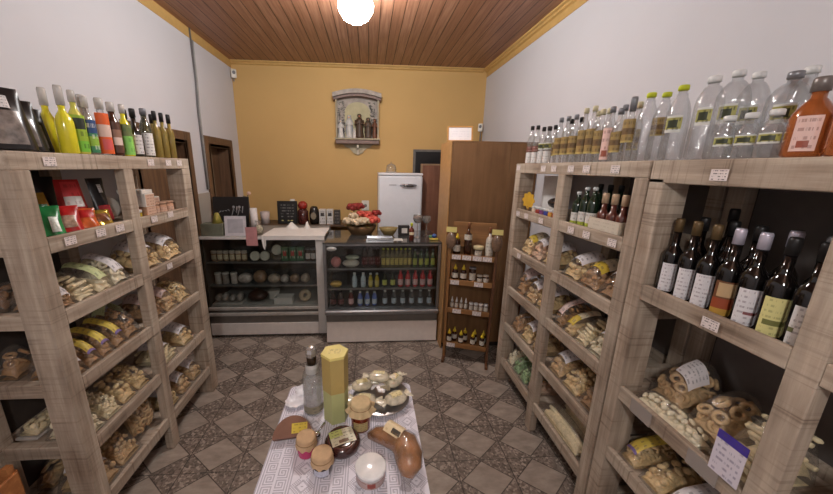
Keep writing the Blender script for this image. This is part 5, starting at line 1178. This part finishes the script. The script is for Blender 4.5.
# jars with cloth caps
def cloth_jar(lab, x, y, r, h, body, capc, flare, hang, label_m=None, glassy=None):
    hang *= .72
    t = thing('cloth_capped_jar', lab, 'jar', (x, y, zt)); b = h-.012
    part('jar_body', MB().lathe([(0, .002), (r*.86, 0), (r*.92, .006), (r*.92, b*.8), (r*.8, b*.88), (r*.8, b), (0, b)], 20), body, t)
    if glassy: part('glass', MB().lathe([(r*.925, b*.45), (r*.93, b*.8), (r*.81, b*.885), (r*.81, b-.002)], 20), glassy, t)
    R = random.Random(int(x*999)); ph = R.uniform(0, 6)
    def f(u, v):                                     # cloth draped over the lid, tied at the neck and flaring below
        a = 2*PI*u; k = 1+.10*flare*math.sin(9*a+ph)*max(0, v-.5)*2
        if v < .35: rr, z = r*.92*v/.35, h+.006*(1-(v/.35)**2)*.5
        elif v < .6: q = (v-.35)/.25; rr, z = r*(.92+.04*q), h-(hang*.45)*q
        else: q = (v-.6)/.4; rr, z = r*(.96+.34*flare*q), h-hang*(.45+.55*q)+.006*math.sin(9*a+ph)*q
        return (rr*k*math.cos(a), rr*k*math.sin(a), z)
    part('cloth_cap', MB().grid(f, 40, 16), capc, t)
    part('string', MB().torus((0, 0, h-hang*.47), r*.965, .0022, None, 24, 5), plain('jute_string', (150, 120, 84), .8), t)
    if label_m: part('paper_label', patch(r*.93, h*.1, h*.42, 1.5)().xf(Matrix.Rotation(-PI/2, 4, 'Z'), 0), label_m, t)
    return t
KR = plain('kraft_cloth', (190, 158, 122), .85, var=.1, nscale=50); KR2 = plain('linen_cloth', (196, 172, 132), .85, var=.1, nscale=50)
AMB = plain('amber_honey', (150, 56, 22), .08, var=.1, coat=1., trans=.5, ior=1.35)
cloth_jar('honey jar with flared linen cap standing in front of the wrapped packages', -.036, 1.115, .044, .122, AMB, KR2, 1.15, .05, label('honey_jar_label', (186, 166, 116), (90, 70, 40), 4), None)
cloth_jar('jar of bright pink jam with kraft cloth cap on the patterned cloth', -.236, 1.0, .038, .076, plain('pink_jam', (186, 50, 100), .12, coat=.9), KR, .25, .05)
cloth_jar('jar of dark jam with kraft cloth cap and pale label, front of the table', -.167, .925, .039, .076, plain('dark_jam', (52, 36, 36), .12, coat=.9), KR, .25, .05, label('dark_jam_label', (190, 190, 204), (110, 110, 130), 4))
# round dark package
t = thing('dark_round_cake', 'round glossy dark brown package with cream and green label on top', 'package', (-.104, 1.02, zt), .35)
part('package', MB().lathe([(0, .001), (.056, 0), (.067, .01), (.069, .024), (.064, .036), (.054, .043), (.042, .045), (0, .044)], 26), plain('dark_sweet', (58, 28, 24), .2, var=.3, coat=.9), t)
part('film_folds', MB().torus((0, 0, .041), .053, .005, None, 28, 6), plain('dark_film_fold', (84, 44, 40), .15, coat=1.), t)
part('paper_label', MB().grid(lambda u, v: (-.046+.092*u, -.036+.072*v, max(.0462, .0485-.003*(2*u-1)**2)), 6, 2), label('cream_green_label', (212, 204, 178), (90, 80, 60), 5, ((.55, 1, (190, 196, 120), 0, .55), (.1, .3, (120, 90, 70), .3, .7)), .6), t)
# white pot
t = tub('white pot with white lid and brown picture label, front right of table', (.003, .885, zt), .05, .056, plain('white_plastic_pot', (206, 202, 200), .3), plain('glossy_white_lid', (226, 224, 222), .18, coat=.6), lidh=.014, lab_mat=None, lr=.0535)
part('paper_label', patch(.0505, .008, .036, 2.7)().xf(Matrix.Rotation(-PI/2, 4, 'Z'), 0), label('pot_label', (172, 150, 146), (110, 70, 60), 3, ((.2, .8, (150, 70, 60), .42, .62),)), t)
# curved bread
t = thing('curved_bread', 'curved brown bread loaf wrapped in clear film with cream label', 'bread', (0, 0, zt))
BP = [(-.002, 1.052), (.028, 1.043), (.068, 1.024), (.108, .998), (.132, .97), (.14, .925), (.136, .888), (.128, .866)]
BR = [.012, .028, .036, .043, .049, .050, .043, .02]
part('loaf', MB().tube([(x, y, r+.001) for (x, y), r in zip(BP, BR)], BR, 16).xf(Matrix.Diagonal((1, 1, .9, 1)), 0), plain('brown_crust', (160, 106, 60), .5, var=.42, nscale=22, coat=.25, bump=.3), t)
def film():
    m = MB(); m.tube([(x, y, r+.004) for (x, y), r in zip(BP, BR)]+[(.124, .85, .012), (.12, .83, .012)], [r+.0035 for r in BR]+[.012, .02], 20)
    R = random.Random(2); m.v = [(x+R.uniform(-1, 1)*.0012, y+R.uniform(-1, 1)*.0012, max(.0008, z*.9+R.uniform(0, 1)*.0015)) for x, y, z in m.v]; return m
part('film', film(), thin_clear('bread_film', (.95, .95, .95), .08, .09, .03, (220, 215, 210), 1.), t)
def blabel():
    c0 = Vector((.098, 1.01, 0)); d = Vector((.05, -.045, 0)).normalized(); n_ = Vector((d.y, -d.x, 0))
    return MB().grid(lambda u, v: c0+d*(u-.5)*.075+n_*(-(v-.5))*.06+Vector((0, 0, .0945-.018*(2*v-1)**2)), 6, 6)
part('paper_label', blabel(), label('bread_label', (220, 200, 160), (150, 110, 60), 4, ((.08, .34, (70, 62, 54), .45, .95),), .3), t)
# brown wedge
t = thing('brown_wedge', 'brown half round slab with yellow tag leaning at the left table edge', 'cheese', (-.302, 1.065, zt), (.62, 0, .12))
part('slab', MB().prism([(.075*math.cos(PI*i/18), .078*math.sin(PI*i/18)) for i in range(19)], .0005, .032, sm=False), plain('chocolate_brown', (122, 84, 66), .6, var=.14), t)
part('paper_label', MB().grid(lambda u, v: (.0+.06*u-.004, .012+.036*v, .0335), 2, 2), label('yellow_tag', (212, 184, 62), (110, 90, 40), 3), t, 'yellow tag')
t = thing('scoop', 'small shiny metal scoop between the brown wedge and the pink jam jar', 'scoop', (-.212, 1.062, zt)); part('bowl', MB().ball((0, 0, .016), (.02, .016, .016), 12, 8), plain('polished_steel', (205, 205, 205), .12, 1), t); part('handle', MB().tube([(.005, .008, .02), (.02, .03, .03), (.028, .045, .032)], .004, 6), plain('polished_steel', (205, 205, 205), .12, 1), t)
# plate with wrapped packages
t = thing('metal_plate', 'dark metal plate under the wrapped packages on the table', 'plate', (.055, 1.275, zt)); part('plate', MB().lathe([(0, .003), (.075, .002), (.12, .014), (.13, .018), (.128, .0195), (.075, .006), (0, .006)], 30), plain('grey_metal_plate', (150, 146, 144), .3, .7), t)
WR = plain('silver_white_wrap', (206, 196, 172), .22, var=.3, nscale=30, coat=.6, bump=.5)
WRL = label('gold_wrap_label', (214, 200, 150), (110, 90, 50), 4)
for i, (x, y, rz, dz, tx) in enumerate(((-.035, 1.32, .3, .02, -.1), (-.02, 1.219, -.15, .02, 0), (.118, 1.226, .45, .02, .0), (.12, 1.345, .9, .02, -.1), (.045, 1.31, -.1, .069, -.2))):
    t = thing('wrapped_sweet', 'sweet in crinkled pale gold wrap, %s on the metal plate' % ('left rear', 'front left', 'front right', 'right rear', 'topmost of the pile')[i], 'sweet', (x, y, zt+dz), (tx, 0, rz), 'wrapped sweets on the plate')
    R = random.Random(i); m = MB().lathe([(math.sin(PI*k/9), -math.cos(PI*k/9)) for k in range(10)], 16, sq=3.); m.v = [(a*.05+R.uniform(-1, 1)*.003, b*.038+R.uniform(-1, 1)*.003, .022+c_*.022+R.uniform(-1, 1)*.002) for a, b, c_ in m.v]
    part('wrap', m, WR, t); part('wrap_end', MB().grid(lambda u, v: (.047+.03*u, (v-.5)*(.02+.04*u), .022+.005*math.sin(20*v)), 4, 8), WR, t); part('wrap_end', MB().grid(lambda u, v: (-.047-.03*u, (v-.5)*(.02+.04*u), .022+.005*math.sin(20*v)), 4, 8), WR, t)
    part('paper_label', MB().grid(lambda u, v: (-.026+.052*u, -.017+.034*v, .0485-.006*(2*v-1)**2), 3, 4), WRL, t)
for i, (x, y, dz, r) in enumerate(((-.335, 1.262, 0, .045), (-.312, 1.335, 0, .04))):
    t = thing('white_dish', 'small white scalloped dish at the left edge of table, %s of two' % ('nearer', 'farther')[i], 'dish', (x, y, zt+dz), 0, 'small white dishes')
    def dish(r=r): return MB().grid(lambda u, v: (r*v*(1+.05*math.cos(10*2*PI*u)*v)*math.cos(2*PI*u), r*v*(1+.05*math.cos(10*2*PI*u)*v)*math.sin(2*PI*u), .002+.014*v**3), 60, 8)
    part('dish', dish(), plain('white_porcelain', (222, 220, 224), .2), t); part('foot', MB().lathe([(0, .0), (r*.5, 0), (r*.5, .0018), (0, .0018)], 18), plain('white_porcelain', (222, 220, 224), .2), t)

# crate in the near left corner
t = thing('wooden_crate', 'orange brown wooden crate on the floor in the near left corner', 'crate', (-1.545, .98, 0)); CRW = wood('crate_wood', 0, (156, 96, 52), (118, 70, 38), (184, 126, 76), .6)
for x in (-.135, .11): P3(t, 'corner_post', (x, -.13, 0), (x+.025, -.105, .64), CRW); P3(t, 'corner_post', (x, .105, 0), (x+.025, .13, .64), CRW)
for k in range(4):
    z = .02+.155*k; P3(t, 'slat', (-.135, -.142, z), (.135, -.1305, z+.12), CRW, .002); P3(t, 'slat', (-.135, .1305, z), (.135, .142, z+.12), CRW, .002)
    P3(t, 'slat', (.1355, -.13, z), (.147, .13, z+.12), CRW, .002); P3(t, 'slat', (-.147, -.13, z), (-.1355, .13, z+.12), CRW, .002)
P3(t, 'bottom', (-.13, -.104, .005), (.13, .104, .018), CRW)

# ------------------------------------------------------------------ render look
w = bpy.data.worlds.new('World'); sc.world = w; w.use_nodes = True
w.node_tree.nodes['Background'].inputs[0].default_value = (.5, .45, .42, 1); w.node_tree.nodes['Background'].inputs[1].default_value = .02
vs = sc.view_settings; vs.view_transform = 'Standard'; vs.look = 'None'; vs.gamma = 1; vs.use_curve_mapping = False; vs.exposure = 1.38
sc.cycles.use_denoising = True; sc.cycles.max_bounces = 10; sc.cycles.transparent_max_bounces = 24
sc.cycles.sample_clamp_indirect = 6
